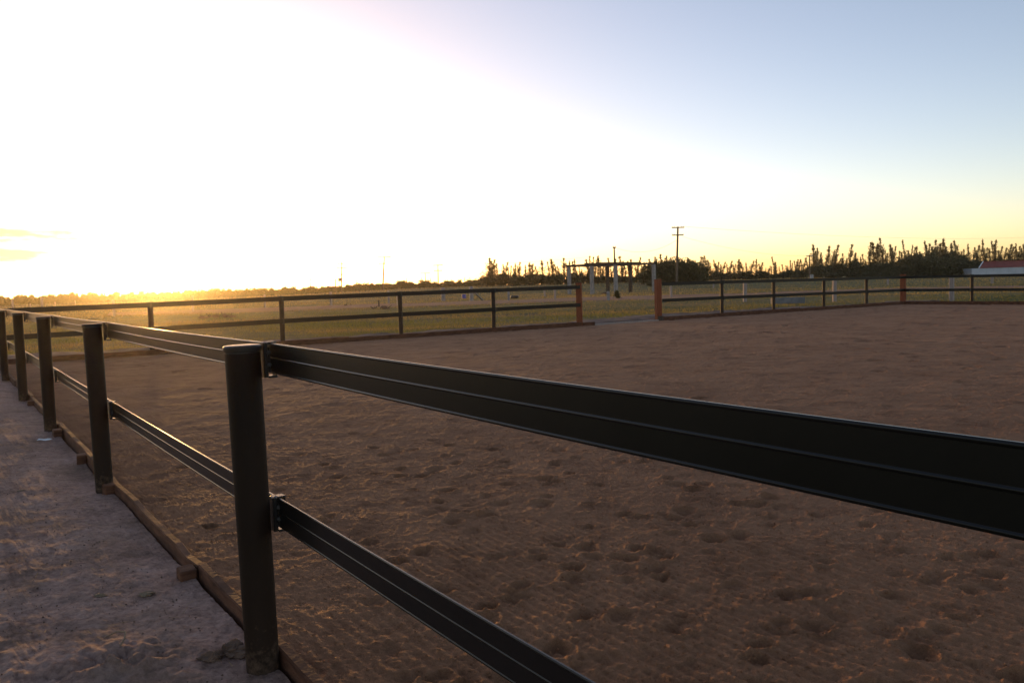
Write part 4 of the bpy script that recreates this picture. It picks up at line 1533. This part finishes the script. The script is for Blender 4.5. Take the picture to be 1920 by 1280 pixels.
# ------------------------------------------------------------------ grass
def grass(name, n, rmin, rmax, hfun, mat, seed, wscale, only=None):
    g = np.random.default_rng(seed)
    az = g.uniform(math.radians(-40), math.radians(40), n)
    u = g.random(n)
    r = 1 / (1 / rmin + (1 / rmax - 1 / rmin) * (u * .75 + .25 * u ** 2))
    x, y = r * np.sin(az), r * np.cos(az)
    t, o = across(x, y)
    tb = (x - FL0[0]) * BN[0] + (y - FL0[1]) * BN[1]
    rs = (x - C2[0]) * N[0] + (y - C2[1]) * N[1]
    inside = (tb > -1.0 - 0.9 * vnoise(x * .6, y * .6, 95) - 3.0 * g.random(n) ** 2) & (o > -1.5) & (rs < 1.0)
    left_yard = (o <= -1.5) & (r < 24)
    keep = ~inside & ~left_yard
    keep &= ~((y > 63) & (y < 75) & (g.random(n) < .8) & (x > -25) & (x < 60))
    pn = vnoise(x * .25, y * .25, 96) + .5 * vnoise(x * .9, y * .9, 97)
    keep &= pn > (-.45 + g.normal(0, .3, n))
    if only is not None:
        keep &= only(x, y, r)
    x, y, r = x[keep], y[keep], r[keep]
    m = len(x)
    z = terrain(x, y)
    h = hfun(r, g, m)
    w = np.maximum(.006, r * wscale)
    th = g.uniform(0, math.tau, m)
    lean = g.normal(0, .35, (m, 2)) * h[:, None]
    bx, by = np.cos(th) * w, np.sin(th) * w
    V = np.concatenate([np.stack([x - bx, y - by, z - .01], 1), np.stack([x + bx, y + by, z - .01], 1), np.stack([x + lean[:, 0], y + lean[:, 1], z + h], 1)], 0)
    Fc = np.stack([np.arange(m), np.arange(m) + m, np.arange(m) + 2 * m], 1).astype(np.int32)
    me = bpy.data.meshes.new(name)
    me.vertices.add(len(V)); me.vertices.foreach_set("co", V.astype(np.float32).ravel())
    me.loops.add(Fc.size); me.loops.foreach_set("vertex_index", Fc.ravel())
    me.polygons.add(m)
    me.polygons.foreach_set("loop_start", np.arange(0, Fc.size, 3, dtype=np.int32)); me.polygons.foreach_set("loop_total", np.full(m, 3, dtype=np.int32))
    me.update(calc_edges=True)
    me.materials.append(mat)
    ob = bpy.data.objects.new(name, me); col.objects.link(ob)
    tag(ob, kind="stuff")


grass("grass", 300000, 17, 120, lambda r, g, m: g.uniform(.02, .065, m), GRASS_M, 1, .00035)
grass("straw_grass", 60000, 60, 240, lambda r, g, m: g.uniform(.12, .38, m) * (0.4 + .6 * sstep(90, 200, r)), STRAW_M, 2, .0004)

# ------------------------------------------------------------------ odds and ends on the near dirt
def near_thing(px, py):
    p = on_plane(px, py, 0.0)
    return np.array((p[0], p[1], 0.0))


p = near_thing(84, 828)
mb = MB()
P, Fc = [], []
for i in range(7):
    for j in range(3):
        P.append((p[0] + (i - 3) * .024, p[1] + (j - 1) * .022 + .008 * math.sin(i), p[2] + .022 + .004 * math.sin(i * 1.3 + j) + .004 * j))
for i in range(6):
    for j in range(2):
        Fc.append((i * 3 + j, i * 3 + 3 + j, i * 3 + 4 + j, i * 3 + 1 + j))
n0 = len(P)
P += [(x, y, z - .0015) for x, y, z in P]
Fc += [tuple(n0 + q for q in reversed(f)) for f in Fc[:]]
o = mesh_obj("paper_scrap", P, Fc, WHITE, None, True, tuple(p))
tag(o, "crumpled white scrap of paper on the dirt left of the fence", "paper scrap")

p = near_thing(222, 1215)
mb = MB()
mb.tube([p + (-.08, .05, .03), p + (-.03, .06, .05), p + (.015, .04, .055), p + (.03, 0, .045), p + (.028, -.04, .03)], [.002, .004, .0045, .0045, .003], 7)
o = mb.build("twig", TWIG, None, True, tuple(p)); tag(o, "curved pale twig standing out of the dirt near the churned heap", "twig")

for k, (px, py, s, lab) in enumerate(((397, 1237, .034, "rounded brown clod of earth at the left foot of the nearest post"), (440, 1222, .045, "broad flat clod of earth touching the nearest post"),
                                      (188, 1116, .020, "small clod with straw on the pale dirt, left one of two"), (275, 1113, .026, "straw-covered clod on the pale dirt left of the wooden stake"),
                                      (42, 920, .022, "small round clod at the left edge level with the second post"), (265, 913, .02, "small clod beside the second stake"))):
    p = near_thing(px, py)
    mb = MB(); clod_mesh(mb, p + (0, 0, s * .1), s * 1.4, s * 1.0, s * (.75 if k < 2 else .38), k * 3.1 + 1, 26, 16)
    o = mb.build("clod", CLOD if k < 2 else TWIG, None, False, tuple(p)); tag(o, lab, "clod")


def litter(name, n, mat, seed, size, region, kindfun):
    g = np.random.default_rng(seed)
    mb_v, mb_f = [], []
    for _ in range(n):
        x, y, zb = region(g)
        if x is None:
            continue
        kindfun(g, x, y, zb, size, mb_v, mb_f)
    o = mesh_obj(name, mb_v, mb_f, mat)
    tag(o, kind="stuff")


def dirt_pt(g):
    for _ in range(20):
        a = g.uniform(math.radians(-48), math.radians(-12)); r = 1.2 + 9 * g.random() ** 1.4
        x, y = r * math.sin(a), r * math.cos(a)
        t, o = across(x, y)
        if o < -.05:
            return x, y, 0.007 * float(vnoise(x * 0.9, y * 0.9, 51)) + 0.004 * float(vnoise(x * 2.7, y * 2.7, 52))
    return None, None, None


def sand_pt(g):
    for _ in range(20):
        a = g.uniform(math.radians(-30), math.radians(36)); r = 1.9 + 8 * g.random() ** 1.5
        x, y = r * math.sin(a), r * math.cos(a)
        t, o = across(x, y)
        if o > .2:
            return x, y, float(sand_level(x, y) + ripple(np.array([x]), np.array([y]))[0])
    return None, None, None


def crumb(g, x, y, z, s, V, Fc):
    s = s * g.uniform(.4, 1.5)
    n = len(V)
    d = [(1, 0, 0), (-1, 0, 0), (0, 1, 0), (0, -1, 0), (0, 0, 1), (0, 0, -1)]
    for q in d:
        k = s * g.uniform(.6, 1.3)
        V.append((x + q[0] * k, y + q[1] * k, z + s * .3 + q[2] * k * .8))
    for f in ((0, 2, 4), (2, 1, 4), (1, 3, 4), (3, 0, 4), (2, 0, 5), (1, 2, 5), (3, 1, 5), (0, 3, 5)):
        Fc.append(tuple(n + i for i in f))


def straw(g, x, y, z, s, V, Fc):
    n = len(V)
    th = g.uniform(0, math.tau); L = s * g.uniform(.4, 1.6); w = .0012
    dx, dy = math.cos(th), math.sin(th)
    h0, h1 = g.uniform(0.002, .012), g.uniform(.002, .02)
    V += [(x - dx * L - dy * w, y - dy * L + dx * w, z + h0), (x - dx * L + dy * w, y - dy * L - dx * w, z + h0), (x + dx * L + dy * w, y + dy * L - dx * w, z + h1), (x + dx * L - dy * w, y + dy * L + dx * w, z + h1)]
    Fc.append((n, n + 1, n + 2, n + 3))


litter("soil_crumbs", 3500, CLOD, 5, .0045, dirt_pt, crumb)
litter("straw_litter", 420, STRAW_M, 6, .028, dirt_pt, straw)
litter("sand_crumbs", 7000, SAND, 8, .005, sand_pt, crumb)

# ------------------------------------------------------------------ air
hz = MB()
hz.box((0, 0, 5.7), (1, 0, 0), (0, 1, 0), (0, 0, 1), 1840, 1840, 16.6)
hm = bpy.data.materials.new("haze_air"); hm.use_nodes = True
hn, hl = hm.node_tree.nodes, hm.node_tree.links
hn.clear()
ho = hn.new("ShaderNodeOutputMaterial")
pv = hn.new("ShaderNodeVolumePrincipled")
pv.inputs['Color'].default_value = (1.0, 0.92, 0.76, 1)
pv.inputs['Density'].default_value = 0.00017
pv.inputs['Anisotropy'].default_value = 0.92
hl.new(pv.outputs['Volume'], ho.inputs['Volume'])
haze = hz.build("haze", hm, None)
tag(haze, kind="stuff")
